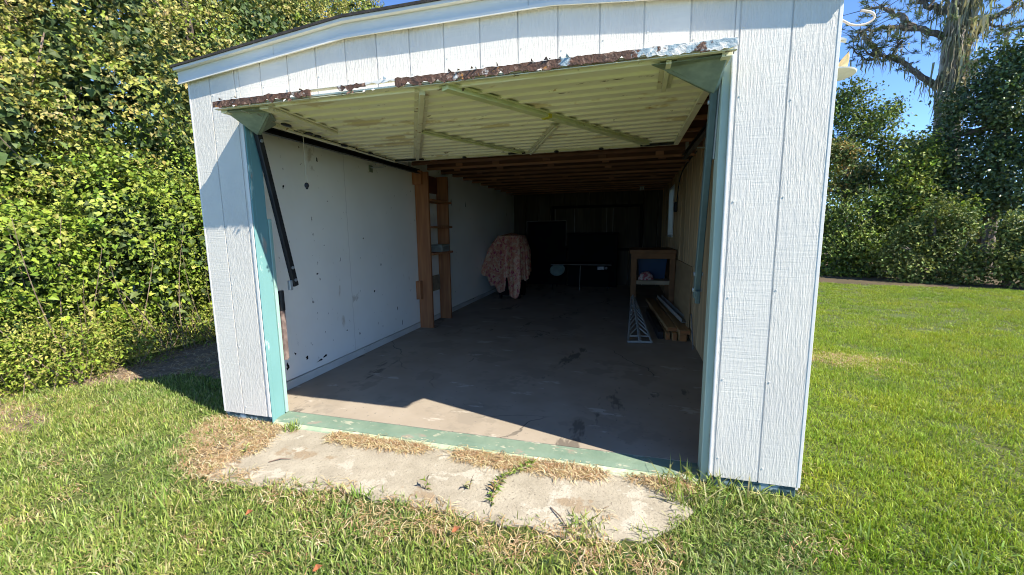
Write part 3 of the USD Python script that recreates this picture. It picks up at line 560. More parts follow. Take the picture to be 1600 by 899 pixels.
for dx in (-.03, .03): part(Lp, 'socket', tube([(2.86+dx, 6.7, 2.04), (2.86+dx*.6, 6.7, 2.115)], [.018, .014], 10), M['lamp_white'])
part(Lp, 'lamp_base', cbox(2.81, 2.91, 6.65, 6.75, 2.105, 2.125, .006), M['lamp_white'])

Wb = thing('workbench', 'brown timber workbench with an open shelf by the plank wall', 'workbench', (2.96, 4.7, ZF))
part(Wb, 'bench_top', cbox(2.64, 3.30, 4.32, 5.2, .90, .955, .004), M['bench']); part(Wb, 'apron', cbox(2.66, 3.29, 4.335, 4.36, .82, .899, .003), M['bench'])
for xx in (2.67, 3.22):
    for yv in (4.362, 5.1): part(Wb, 'leg', cbox(xx, xx+.075, yv, yv+.06, ZF, .899, .003), M['bench'])
part(Wb, 'shelf', cbox(2.746, 3.219, 4.345, 5.15, .43, .49, .003), M['bench_shelf'])
Bb = thing('blue_bin', 'dark blue plastic bin on the workbench shelf', 'bin', (2.98, 4.85, .49))
part(Bb, 'bin_body', trimesh.convex.convex_hull(np.array([(x, y, z) for z, i in ((.4905, .03), (.80, 0)) for x in (2.77+i, 3.20-i) for y in (4.62+i, 5.08-i)])), M['blue_bin']); part(Bb, 'bin_rim', cbox(2.757, 3.213, 4.605, 5.095, .8, .815, .004), M['blue_bin'])
def lump(cx, cy, z, rx, ry, h, seed):
    m = trimesh.creation.icosphere(3, 1.); v = m.vertices; n = meshkit.fbm(v*1.7+seed) if hasattr(meshkit, 'fbm') else 0
    v = v*(.8+.5*np.asarray(n).reshape(-1, 1)); v = np.stack([cx+rx*v[:, 0], cy+ry*v[:, 1], z+h*np.maximum(v[:, 2], 0)], 1); m.vertices = v; return m
single('red_cloth', lump(2.89, 4.48, .4905, .11, .09, .12, 3), M['red_cloth'], 'crumpled red and white cloth on the workbench shelf before the blue bin', 'cloth', smooth=True)
# grey tube frame lying on the floor, narrowing towards the bench
F = thing('tube_frame', 'grey metal frame of slanted rungs narrowing to a point on the floor', 'metal frame', (2.76, 3.2, ZF))
ra, rb, apex = np.array([2.635, 2.545, .005]), np.array([2.888, 2.585, .005]), np.array([2.70, 4.05, .30])
mid0 = np.array([2.762, 2.56, .012])
part(F, 'base_rail', tube([ra, rb], .013, 8), M['grey_tube'])
part(F, 'side_rail', tube([ra, apex+[-.02, 0, -.02]], .012, 8), M['grey_tube']); part(F, 'side_rail', tube([rb, apex+[.02, 0, -.02]], .012, 8), M['grey_tube'])
part(F, 'centre_tube', tube([mid0, apex], .017, 10), M['grey_tube'])
part(F, 'cross_rail', tube([ra+(apex-ra)*.1, rb+(apex-rb)*.1], .010, 8), M['grey_tube'])
for k in range(7):
    t = .10+k*.105; c = mid0+(apex-mid0)*(t+.16)
    for e in (ra, rb):
        part(F, 'rung', tube([e+(apex-e)*t, c+[0, 0, .005]], .009, 6), M['grey_tube'])
# stack of lumber
def plank(x0, y0, x1, y1, z, w, h, label, z1=None):
    a = np.array([x0, y0, z+h/2]); b = np.array([x1, y1, (z1 if z1 is not None else z)+h/2]); p = thing('board', label, 'board', (x0, y0, z))
    part(p, 'plank', beam(a, b, w, h, c=.003), M['lumber'])
    d = (a-b)/np.linalg.norm(a-b); part(p, 'cut_end', beam(a+d*.001, a-d*.0+d*.004, w-.008, h-.008), M['lumber_end'])
plank(3.075, 2.80, 3.00, 5.0, ZF, .05, .085, 'short-ended board on edge at the left of the lumber stack bottom')
plank(3.150, 2.78, 3.07, 5.0, ZF, .05, .085, 'board on edge between two others in the lumber stack bottom')
plank(3.235, 2.76, 3.16, 5.0, ZF, .085, .085, 'thick square timber at the right of the lumber stack bottom')
plank(3.25, 2.74, 3.15, 5.1, ZF+.0855, .12, .05, 'reddish-ended board lying flat on the right of the lumber stack')
plank(3.13, 2.88, 2.98, 5.0, ZF+.0875, .115, .045, 'pale wide board lying on top of the lumber stack, left side')
U = thing('gutter_length', 'grey metal gutter channel lying on top of the lumber stack', 'gutter', (3.24, 3.3, .13))
part(U, 'channel', beam((3.285, 3.02, .150), (3.13, 4.9, .150), .075, .005), M['gutter'])
for s in (-1, 1): part(U, 'channel_side', beam((3.285+s*.036, 3.02, .172), (3.13+s*.036, 4.9, .172), .005, .05), M['gutter'])
dk = thing('dark_plank', 'dark grey plank on the floor left of the lumber stack', 'plank', (3.0, 2.8, ZF)); part(dk, 'plank', beam((3.0, 2.82, .03), (2.93, 4.3, .03), .06, .085, c=.003), M['black_steel'])
Pl = thing('plywood_sheet', 'tan plywood sheet leaning on its side against the plank wall', 'plywood', (3.29, 4.2, ZF))
part(Pl, 'sheet', trimesh.convex.convex_hull(np.array([(x+d, y, z) for d in (0, .012) for y, zt in ((2.89, .83), (5.55, .80)) for x, z in ((3.295 if True else 0, ZF+.003), (3.312, zt))])), M['plywood'])
Rd = thing('thin_rod', 'thin pale rod leaning in the corner behind the right lift arm', 'rod', (3.25, 2.4, ZF)); part(Rd, 'rod', tube([(3.30, 2.45, ZF), (3.318, 2.80, .30)], .007, 6), M['pale_strip'])

# ------------------------------------------------------------------ outside, right end wall: hook and petal ornament
H = thing('wall_hook', 'curled cream metal hook on the right end of the garage', 'hook', (3.44, .42, 2.2))
part(H, 'hook_rod', tube(spline([(3.43, .42, 2.335), (3.52, .42, 2.325), (3.585, .42, 2.295), (3.622, .42, 2.271), (3.645, .42, 2.259), (3.68, .42, 2.254), (3.712, .42, 2.260), (3.733, .42, 2.280), (3.723, .42, 2.304), (3.688, .42, 2.318), (3.676, .42, 2.317)], 60), .0055, 8), M['hook'], smooth=True)
part(H, 'hook_plate', cbox(3.433, 3.438, .40, .44, 2.29, 2.34, .001), M['hook'])
O = thing('petal_ornament', 'cream petal-shaped wall ornament on a white cup, below the hook', 'ornament', (3.45, .42, 1.95))
def petal(base, tip, w, side):
    b, t = np.array(base), np.array(tip); n = 14; V = []
    d = t-b; s = np.array(side, float); nn = np.cross(d, s); nn /= np.linalg.norm(nn)
    for i in range(n+1):
        k = i/n; ww = w*math.sin(math.pi*min(1, .12+.88*k))**.6 if k < 1 else .002
        c = b+d*k+nn*.03*math.sin(math.pi*k)
        for j in (-1, -.5, 0, .5, 1): V.append(c+s*ww*j-nn*.018*(1-j*j))
    V = np.array(V); i, j = np.meshgrid(np.arange(n), np.arange(4), indexing='ij'); a = (i*5+j).ravel(); q = np.stack([a, a+1, a+6, a+5], 1); f = np.vstack([q[:, [0, 1, 2]], q[:, [0, 2, 3]]])
    return np.vstack([V, V+nn*.006]), np.vstack([f, f[:, ::-1]+len(V)])
part(O, 'petal', petal((3.598, .42, 2.030), (3.640, .42, 2.130), .024, (.80, -.3, -.36)), M['petal'], smooth=True)
part(O, 'petal', petal((3.54, .44, 2.03), (3.57, .47, 2.14), .020, (.6, .6, -.2)), M['petal'], smooth=True)
part(O, 'cup', trimesh.creation.revolve(np.array([(0, 0), (.04, .008), (.085, .022), (.13, .030), (.133, .036), (.085, .031), (.04, .017), (0, .012)]), sections=24, transform=trimesh.transformations.translation_matrix((3.540, .42, 1.992))), M['petal_white'], smooth=50)
part(O, 'stalk', tube(spline([(3.436, .42, 1.90), (3.52, .42, 1.93), (3.56, .42, 1.995)], 10), np.linspace(.03, .035, 10), 8), M['twig'])
part(O, 'side_leaf', petal((3.50, .42, 2.15), (3.626, .42, 2.192), .014, (-.2, .5, .8)), M['petal_white'], smooth=True)

# ------------------------------------------------------------------ leaves
def leaf_batch(P, dirs, nrm, size, aspect, tint, droop=.15, fold=.18, heart=False):
    """one folded leaf per row. P base, dirs growing direction, nrm face normal, size length"""
    n = len(P); d = dirs/np.linalg.norm(dirs, axis=1, keepdims=True); nn = nrm-(nrm*d).sum(1, keepdims=True)*d; nn /= np.linalg.norm(nn, axis=1, keepdims=True)+1e-9
    s = np.cross(d, nn); L = size[:, None]; w = L*aspect/2
    if heart:
        pts = [P+d*L*.12, P-d*L*.04-s*w*.62+nn*L*fold*.6, P+d*L*.34-s*w+nn*L*fold, P+d*L*.45, P+d*L*.34+s*w+nn*L*fold, P-d*L*.04+s*w*.62+nn*L*fold*.6, P+d*L-nn*L*droop]
        tri = np.array([[0, 2, 1], [0, 3, 2], [0, 4, 3], [0, 5, 4], [3, 6, 2], [3, 4, 6]])
    else:
        pts = [P, P+d*L*.42-s*w+nn*L*fold, P+d*L*.5, P+d*L*.42+s*w+nn*L*fold, P+d*L-nn*L*droop]
        tri = np.array([[0, 2, 1], [0, 3, 2], [2, 4, 1], [2, 3, 4]])
    k = len(pts); V = np.stack(pts, 1).reshape(-1, 3); F = (np.arange(n)[:, None, None]*k+tri[None]).reshape(-1, 3)
    return V, F, np.repeat(tint, k, 0)
def pick(pal, n, var=.18, r=rng):
    pal = np.array(pal, float); c = pal[r.integers(0, len(pal), n)]
    return np.clip(c*(1+r.normal(0, var, (n, 1)))*(1+r.normal(0, .06, (n, 3))), .01, .9)
def rand_dirs(n, r=rng):
    v = r.normal(size=(n, 3)); return v/np.linalg.norm(v, axis=1, keepdims=True)
def crown(blobs, n, size, pal, seed, depth=.35, heart=False, aspect=.6, up=.5, clump=14, spread=1.6, zmin=ZG+.02, lump=.22, freq=1.0, seen=None, sub=0, tone=.25):
    """leaves in sprigs on and under the lumpy surface of some ellipsoids (cx,cy,cz, rx,ry,rz)"""
    r = np.random.default_rng(seed); B = np.array(blobs, float)
    if sub:                                             # each mass is built of smaller rounded clumps
        S_ = []
        for b in B:
            uu = rand_dirs(sub, r); rr = r.uniform(.32, .56, (sub, 1)); S_.append(np.hstack([b[:3]+uu*b[3:]*(1.02-rr*.85), np.minimum(b[3:]*rr*1.05, b[3:].min()*.8)]))
        B = np.vstack([np.hstack([B[:, :3], B[:, 3:]*.74])]+S_)
    area = (B[:, 3]*B[:, 4]+B[:, 3]*B[:, 5]+B[:, 4]*B[:, 5]); k = max(1, n//clump)
    bi = r.choice(len(B), int(k*4), p=area/area.sum()); u = rand_dirs(len(bi), r)
    c, R = B[bi, :3], B[bi, 3:]
    nz = meshkit.fbm(c*.7+u*R*freq) if hasattr(meshkit, 'fbm') else np.zeros(len(bi))
    rad = 1+lump*(np.asarray(nz).ravel()-.5)*3-depth*r.random(len(bi))**2.2
    pos = c+u*R*rad[:, None]
    nor = u/R; nor /= np.linalg.norm(nor, axis=1, keepdims=True)
    ok = pos[:, 2] > zmin
    inside = np.zeros(len(pos), bool)
    for j in range(len(B)):
        q = (((pos-B[j, :3])/B[j, 3:])**2).sum(1); inside |= (q < (1-depth*1.3)**2) & (bi != j)
    if seen is not None: ok &= (((np.array(seen)-pos)*nor).sum(1) > -.25*np.linalg.norm(np.array(seen)-pos, axis=1)) | (r.random(len(pos)) < .2)   # fewer leaves on the side turned from the garden
    ok &= ~inside; pos, nor = pos[ok][:k], nor[ok][:k]; k = len(pos)
    tw = nor+rand_dirs(k, r)*.55; tw[:, 2] += .15
    P = np.repeat(pos, clump, 0)+r.normal(0, 1, (k*clump, 3))*size*spread*np.array([1, 1, .8]); N = np.repeat(nor, clump, 0)
    P = np.maximum(P, [-1e9, -1e9, zmin])
    dirs = np.repeat(tw, clump, 0)*.35+rand_dirs(k*clump, r)*.75; dirs[:, 2] -= .25
    nr = N*.55+rand_dirs(k*clump, r)*.5+np.array([0, 0, up])
    base = np.repeat(pick(pal, k, tone, r), clump, 0)*(1+r.normal(0, .14, (k*clump, 1)))
    mix = pick(pal, k*clump, .15, r); t = np.clip(base*.65+mix*.35, .008, .9)
    return leaf_batch(P, dirs, nr, size*r.uniform(.6, 1.3, k*clump), aspect, t, heart=heart)
def limbs(base, tips, r0, seed, sag=.0):
    r = np.random.default_rng(seed); ms = []
    for t in tips:
        b = np.array(base, float); t = np.array(t, float); m1 = b+(t-b)*.35+r.normal(0, .08, 3)*np.linalg.norm(t-b)*.6; m2 = b+(t-b)*.7+r.normal(0, .06, 3)*np.linalg.norm(t-b)
        ms.append(tube(spline([b, m1, m2, t], 12), np.linspace(r0, r0*.25, 12), 7))
    return ms
TAN = [(.32, .275, .09), (.23, .22, .055), (.40, .335, .14), (.15, .16, .034), (.25, .26, .055)]
GRN = [(.15, .22, .022), (.20, .265, .036), (.105, .165, .018), (.27, .30, .065), (.08, .13, .02)]
LIM = [(.21, .28, .03), (.27, .33, .05), (.15, .22, .026), (.33, .33, .09)]
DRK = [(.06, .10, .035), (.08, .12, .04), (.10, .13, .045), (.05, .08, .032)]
MID = [(.10, .155, .038), (.13, .18, .046), (.075, .115, .032), (.17, .20, .06)]
OLV = [(.20, .225, .06), (.15, .18, .045), (.26, .27, .08), (.10, .13, .038)]
GARDEN = (2.0, -2.0, 2.0)
tk = thing('vine_thicket', 'tall bank of trees smothered in tan-green vines behind the left of the garage', 'thicket', (-4.5, 4, ZG), kind='stuff')
bl = [(-5.0, .3, 2.4, 1.7, 1.5, 2.4), (-4.5, 2.2, 2.8, 1.6, 1.5, 2.8), (-4.2, 4.4, 3.2, 1.6, 1.7, 3.2), (-4.0, 6.6, 3.4, 1.7, 1.8, 3.5), (-3.8, 9.0, 3.4, 1.8, 1.9, 3.6), (-6.0, -1.3, 2.4, 1.8, 1.6, 2.6), (-5.6, 2.8, 4.9, 1.9, 1.9, 2.2), (-5.4, 5.4, 5.4, 1.9, 2.0, 2.3), (-2.6, 11.6, 3.4, 2.2, 2., 3.8), (-5., 8.4, 5.8, 2., 2., 2.4), (.2, 13.8, 3.2, 2.2, 2., 3.6), (-6.2, .6, 4.8, 1.9, 1.8, 2.3), (-7.4, -2.4, 3.4, 1.8, 1.8, 3.2), (-7.2, .2, 6.4, 2.0, 2.0, 2.2), (-6.6, 3.2, 7.0, 2., 2., 2.2), (-7.6, -1.8, 6.0, 2., 2., 2.4), (-3.9, .2, 2.3, 1.1, 1.0, 1.2), (-3.7, 1.8, 2.9, 1.1, 1.0, 1.3), (-3.6, 3.6, 3.3, 1.1, 1.2, 1.4), (-4.4, -1.0, 2.2, 1.1, .9, 1.2), (-3.5, 5.6, 3.4, 1.1, 1.3, 1.5), (-3.3, 8., 3.4, 1.2, 1.4, 1.6)]
part(tk, 'vine_leaves', crown(bl, 260000, .050, TAN+TAN+TAN+GRN, 11, depth=.26, aspect=.85, up=.2, clump=20, spread=1.5, lump=.24, seen=GARDEN, sub=11), M['leaf'])
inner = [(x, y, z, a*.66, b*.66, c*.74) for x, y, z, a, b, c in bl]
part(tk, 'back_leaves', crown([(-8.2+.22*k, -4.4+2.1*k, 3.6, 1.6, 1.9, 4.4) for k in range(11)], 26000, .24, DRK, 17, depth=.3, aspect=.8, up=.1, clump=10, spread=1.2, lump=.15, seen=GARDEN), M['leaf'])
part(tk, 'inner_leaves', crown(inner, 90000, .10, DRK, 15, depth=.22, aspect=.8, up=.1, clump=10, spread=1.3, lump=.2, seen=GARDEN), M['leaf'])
for k, (bx, by) in enumerate(((-4.9, 1.2), (-4.4, 3.4), (-4.2, 5.6), (-3.9, 8.2), (-5.6, -.6))):
    part(tk, 'trunk', tube(spline([(bx, by, ZG), (bx+.1, by+.1, 1.6), (bx-.1, by+.2, 3.4), (bx, by, 5.0)], 12), np.linspace(.16, .05, 12), 8), M['bark'])
r = np.random.default_rng(77)
for k in range(40):                                     # bare vine stems hanging in the bank
    b = np.array([r.uniform(-4.6, -3.2), r.uniform(.6, 6), r.uniform(1.6, 4.5)]); t = b+np.array([r.normal(0, .3), r.normal(0, .3), -r.uniform(.6, 1.6)])
    part(tk, 'bare_vine', tube(spline([b, (b+t)/2+r.normal(0, .12, 3), t], 10), np.linspace(.010, .004, 10), 5), M['twig'])
hd = thing('hedge', 'bright green creeper-covered hedge left of the garage corner', 'hedge', (-2.9, 1.4, ZG))
bl = [(-3.25, .15, .75, .95, .85, 1.05), (-3.0, 1.35, .95, .85, .95, 1.25), (-3.05, 2.7, 1.2, .9, 1.0, 1.35), (-3.9, .7, 1.5, .9, .9, 1.0), (-3.0, 4.4, 1.2, .9, 1.2, 1.4), (-4.2, -.6, 1.0, .9, .8, 1.2), (-3.6, 1.8, 1.9, .8, .9, .8), (-3.0, 6.4, 1.3, .9, 1.4, 1.5), (-5.2, -1.6, .9, 1., .9, 1.1)]
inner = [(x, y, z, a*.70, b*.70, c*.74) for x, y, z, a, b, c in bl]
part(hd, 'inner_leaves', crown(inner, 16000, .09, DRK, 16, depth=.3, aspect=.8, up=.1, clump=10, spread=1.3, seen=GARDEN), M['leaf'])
part(hd, 'foliage', crown(bl, 80000, .044, GRN+GRN+LIM, 12, seen=GARDEN, depth=.30, heart=True, aspect=.8, up=.35, clump=14, spread=1.5, lump=.25, sub=10), M['leaf'])
r = np.random.default_rng(21)
for k in range(26):
    b = np.array([r.uniform(-2.75, -2.1), r.uniform(.2, 2.6), ZG]); t = b+np.array([r.uniform(-.4, .35), r.uniform(-.5, .4), r.uniform(.5, 1.5)])
    part(hd, 'dead_stem', tube(spline([b, b+(t-b)*.4+r.normal(0, .07, 3), t], 9), np.linspace(.006, .002, 9), 4), M['twig'])
# nearest heart-shaped leaves, one by one
u = np.stack([r.uniform(-2.75, -2.22, 260), r.uniform(.2, 2.2, 260), r.uniform(.45, 1.5, 260)], 1)
u[:, 0] -= (u[:, 2]-.4)*.25
for p_ in u:
    s_ = r.uniform(.05, .085); d_ = np.array([[r.normal(.3, .5), r.normal(-.3, .5), r.normal(-.5, .3)]]); n_ = np.array([[r.normal(.6, .3), r.normal(-.4, .3), r.normal(.6, .3)]])
    part(hd, 'leaf', leaf_batch(p_[None], d_, n_, np.array([s_]), .9, pick(GRN+LIM, 1, .15, r), heart=True), M['leaf'])
wd = thing('weeds', 'low patch of leafy weeds with tiny white flowers below the left hedge', 'weeds', (-2.6, 0, ZG), kind='stuff')
bl = [(-2.55, -.35, .05, .55, .45, .42), (-2.45, .25, .08, .5, .5, .52), (-2.55, .9, .08, .45, .5, .5), (-3.2, -.6, .12, .6, .5, .5), (-2.75, .3, .3, .5, .7, .5), (-3.9, -.95, .1, .8, .5, .5), (-2.5, 1.7, .0, .35, .6, .35)]
part(wd, 'leaves', crown(bl, 34000, .034, LIM+GRN+TAN[:2], 14, depth=.5, aspect=.5, up=.5, clump=9, spread=1.7, lump=.3, sub=8), M['leaf'])
fl = []
for k in range(26):
    p_ = np.array([r.uniform(-3.0, -2.05), r.uniform(-.4, .8), r.uniform(.25, .62)]); n5 = 5
    ang = np.arange(n5)*2*np.pi/n5; dd = np.stack([np.cos(ang), np.sin(ang), .3*np.ones(n5)], 1)
    fl.append(leaf_batch(np.repeat(p_[None], n5, 0), dd, np.tile([0, 0, 1.], (n5, 1)), np.full(n5, .014), .8, np.tile([.75, .75, .72], (n5, 1))))
part(wd, 'flowers', joined(fl), M['straw'])
st = []
for k in range(160):
    b = np.array([r.uniform(-3.2, -2.05), r.uniform(-.7, 1.6), ZG]); t = b+np.array([r.normal(0, .12), r.normal(0, .12), r.uniform(.2, .55)])
    st.append(tube([b, (b+t)/2+r.normal(0, .02, 3), t], [.003, .0025, .001], 4))
part(wd, 'stems', st, M['twig'])

# right: the row of shrubs and trees beyond the lawn
def shrub(name, label, cat, base, blobs, n, size, pal, seed, m='leaf', trunk_top=None, bark='bark', r0=.08, group=None, **kw):
    t = thing(name, label, cat, base, group=group)
    rq = np.random.default_rng(seed+500)
    for k in range(9):                                  # bare pale twigs showing among the leaves
        b = blobs[k % len(blobs)]; u_ = rand_dirs(1, rq)[0]; u_[1] = -abs(u_[1]); q = np.array(b[:3])+u_*np.array(b[3:])*.95
        part(t, 'twig', tube(spline([np.array(b[:3])+u_*np.array(b[3:])*.3, q*.5+(np.array(b[:3])+u_*np.array(b[3:])*.3)*.5+rq.normal(0, .05, 3), q], 7), np.linspace(.016, .005, 7), 4), M['pale_bark'])
    part(t, 'crown', crown(blobs, n, size, pal, seed, **kw), M[m])
    B = np.array(blobs); top = trunk_top or (base[0], base[1], B[:, 2].mean())
    tr = part(t, 'trunk', tube(spline([base, (np.array(base)+top)/2+[.06, .05, 0], top], 10), np.linspace(r0, r0*.5, 10), 9), M[bark])
    for q in limbs(top if base[2]+1 < top[2] else base, B[:, :3]+B[:, 3:]*np.random.default_rng(seed).uniform(-.5, .5, (len(B), 3)), r0*.5, seed): part(t, 'limb', q, M[bark])
    return t
def tree(name, label, cat, base, blobs, n, size, pal, seed, **kw):
    return shrub(name, label, cat, base, blobs, int(n*1.0), size*.98, list(pal)+DRK, seed, clump=12, seen=GARDEN, sub=8, tone=.42, spread=1.25, **kw)
tree('olive_shrub', 'rounded olive-green shrub at the lawn edge in the middle of the row', 'shrub', (9.6, 9.95, ZG), [(9.30, 9.9, .45, .55, .5, .62), (9.92, 9.7, .50, .58, .5, .70), (9.75, 10.0, 1.15, .42, .4, .52), (9.25, 10.0, 1.05, .26, .26, .34), (10.1, 9.8, 1.2, .18, .18, .38), (9.6, 9.9, 1.6, .14, .14, .30)], 8500, .085, OLV+OLV+MID, 31, depth=.5, lump=.5, freq=2.2)
tree('right_shrub', 'rounded olive-green shrub at the lawn edge by the right edge of the view', 'shrub', (10.6, 9.3, ZG), [(10.55, 9.2, .5, .5, .45, .62), (11.05, 9.0, .62, .6, .5, .72), (10.75, 9.4, 1.1, .36, .35, .42), (11.3, 9.0, 1.3, .3, .3, .38), (10.5, 9.3, 1.25, .15, .15, .35), (11.9, 8.6, .6, .7, .6, .75)], 8500, .085, OLV+MID, 41, depth=.5, lump=.5, freq=2.2)
tree('pale_shrub', 'leafy light green shrub at the lawn edge next to the garage wall', 'shrub', (8.4, 11.3, ZG), [(8.24, 11.2, .47, .8, .64, .8), (8.81, 11.0, .4, .69, .55, .72), (8.39, 11.4, 1.35, .62, .55, .80), (9.15, 11.4, 1.10, .5, .45, .62), (8.7, 11.3, 2.0, .25, .25, .45), (9.2, 11.3, 1.75, .2, .2, .35)], 10000, .10, MID+GRN, 32, depth=.5, lump=.5, freq=2.)
tree('lit_shrub', 'tall yellow-green sunlit shrub between the light shrub and the olive shrub', 'shrub', (9.9, 11.6, ZG), [(9.8, 11.5, 1.66, .6, .48, 1.03), (10.14, 11.8, 2.6, .50, .44, .70), (9.72, 11.9, 2.37, .45, .40, .62), (10.45, 11.0, 1.5, .55, .5, .62), (10.2, 11.7, 3.3, .2, .2, .4), (9.6, 11.6, 2.9, .2, .2, .4)], 9500, .10, LIM+GRN+OLV, 33, depth=.5, lump=.5, freq=2.)
tree('mid_tree', 'mid-sized open green tree rising beside the right garage wall against the sky', 'tree', (9.9, 15.0, ZG), [(9.61, 15.0, 5.23, .91, .73, .78), (10.69, 15.2, 4.78, .78, .62, .52), (9.8, 15.0, 4.07, .99, .79, .77), (10.73, 14.6, 3.73, .63, .5, .59), (9.4, 14.5, 3.06, 1.08, .86, .86), (11.11, 15.3, 5.28, .34, .28, .26)], 11000, .11, MID+MID+GRN, 34, depth=.6, lump=.6, freq=2., bark='pale_bark', r0=.12)
tree('autumn_tree', 'small tree with orange-tinged leaves just right of the garage wall', 'tree', (8.95, 13.0, ZG), [(8.87, 13.0, 3.46, .43, .34, .39), (9.06, 12.8, 2.58, .65, .52, .54)], 3600, .10, MID+[(.32, .19, .05), (.24, .17, .05)], 35, depth=.5, lump=.4, freq=2.)
tree('dark_oak', 'large dark glossy-leaved tree at the right edge in front of the mossy pine', 'tree', (11.9, 12.0, ZG), [(11.13, 12.5, 3.25, .89, .71, .8), (11.68, 12.4, 4.03, .86, .69, 1.04), (12.02, 12.3, 5.1, .75, .6, .92), (12.14, 11.6, 4.26, .95, .76, 1.51), (11.34, 11.6, 2.44, .99, .79, .83), (11.98, 11.2, 2.22, .95, .76, .95), (12.64, 12.0, 5.54, .96, .77, .96), (11.44, 12.8, 4.66, .39, .31, .39), (12.9, 11.0, 3.2, 1.0, .9, 1.4)], 27000, .105, DRK+DRK+MID, 36, m='glossy_leaf', depth=.45, lump=.5, freq=2., r0=.2)
tree('dark_bush', 'dark green bush in the shade behind the sunlit shrub', 'shrub', (10.9, 13.3, ZG), [(11.19, 14.0, 3.5, .6, .48, .64), (11.31, 13.0, 2.24, .93, .75, .93), (10.36, 13.0, 1.71, .96, .77, 1.15)], 8500, .11, DRK+MID, 37, depth=.5, lump=.5, freq=2.)
bt = thing('far_wood', 'far dark wood closing the view low behind the trees on the right', 'wood', (12, 20, ZG), kind='stuff')
part(bt, 'foliage', crown([(5+k*1.9, 19.5-k*.42, 1.0+.15*math.sin(k*1.7), 1.7, 1.3, 1.5+.4*math.sin(k*2.1)) for k in range(9)], 15000, .19, DRK+MID, 38, depth=.4, clump=12, lump=.5, freq=1.5, seen=GARDEN), M['leaf'])
# mossy pine
base = np.array([13.36, 16.0, ZG])
pn = thing('mossy_pine', 'tall pine hung with grey moss behind the dark tree at top right', 'tree', base)
tp = np.array([base, [13.32, 16, 1.76], [13.06, 16, 4.57], [12.99, 16, 6.03], [12.94, 16, 7.45], [13.01, 16, 8.6], [13.08, 16, 9.95], [13.2, 16, 12.]])
part(pn, 'trunk', tube(spline(tp, 24), np.linspace(.40, .17, 24), 12), M['pale_bark'])
def stem_x(z): return float(np.interp(z, tp[:, 2], tp[:, 0]))
limb_paths = [[[12.69, 16.0, 5.9], [11.98, 16.0, 6.5], [11.3, 16.0, 7.0], [10.83, 16.0, 7.13], [10.23, 16.0, 7.54]], [[12.73, 16.0, 7.47], [11.99, 15.94, 7.84], [11.24, 15.88, 7.93], [10.48, 15.81, 7.97], [10.01, 15.75, 7.67]], [[12.68, 16.0, 8.27], [12.21, 16.17, 8.66], [11.81, 16.33, 9.16], [11.39, 16.5, 9.71]], [[12.96, 16.0, 7.25], [13.6, 16.0, 7.6], [14.04, 16.0, 8.04], [14.63, 16.0, 8.41], [15.53, 16.0, 8.71]], [[10.87, 16.0, 7.13], [10.68, 16.08, 7.56], [10.46, 16.17, 7.91], [10.29, 16.25, 8.1]], [[11.36, 16.0, 6.97], [11.24, 15.75, 7.25], [11.24, 15.5, 7.34]], [[10.94, 16.0, 7.16], [10.5, 16.0, 7.09], [10.04, 16.0, 7.52]], [[12.68, 16.0, 9.05], [13.37, 15.92, 9.1], [14.16, 15.83, 8.74], [15.13, 15.75, 8.0]], [[12.64, 16.0, 9.45], [12.12, 16.25, 10.06], [11.31, 16.5, 10.54]], [[11.85, 16.0, 7.87], [11.26, 16.0, 8.43], [10.72, 16.0, 8.71], [10.32, 16.0, 8.69]], [[12.13, 16.0, 8.51], [12.67, 16.12, 9.02], [13.08, 16.25, 9.12]], [[13.82, 16.0, 7.8], [14.1, 15.75, 7.47], [14.4, 15.5, 7.43]]]
LP = []
for k, lp in enumerate(limb_paths):
    pts = spline(lp, 18); pts[2:-1] += np.random.default_rng(300+k).normal(0, .035, (15, 3)); LP.append(pts)
    part(pn, 'limb', tube(pts, np.linspace(.11 if len(lp) > 3 else .04, .018, 18), 7), M['bark'])
r = np.random.default_rng(51); NV = []
for pts in LP:                                          # needle tufts on twigs along the limbs
    for i in range(20):
        t = r.integers(6, 18); c = pts[t]+r.normal(0, 1, 3)*[.30, .30, .20]+[0, 0, .06]
        NV.append(tuple((lambda tb: (np.array(tb.vertices), np.array(tb.faces), np.full((len(tb.vertices), 3), .07)))(tube([pts[t], (pts[t]+c)/2+r.normal(0, .04, 3), c], [.014, .010, .005], 4))))
        nn = 30; d = rand_dirs(nn, r); d[:, 2] = np.abs(d[:, 2])*.7-.1
        NV.append(leaf_batch(np.repeat(c[None], nn, 0), d, rand_dirs(nn, r), r.uniform(.11, .20, nn), .10, pick([(.06, .10, .035), (.09, .12, .045), (.13, .14, .05)], nn, .15, r), droop=.1, fold=.0))
for k in range(110):                                    # fuller crown round the stem
    z = r.uniform(6.9, 10.5); c = np.array([stem_x(z)-.1+r.normal(0, .75), 15.9+r.normal(0, .6), z]); nn = 34; d = rand_dirs(nn, r)
    NV.append(leaf_batch(np.repeat(c[None], nn, 0), d, rand_dirs(nn, r), r.uniform(.12, .22, nn), .10, pick([(.07, .12, .035), (.10, .14, .045), (.14, .15, .05)], nn, .15, r), droop=.1, fold=.0))
part(pn, 'needles', joined(NV), M['leaf'])
MV = []
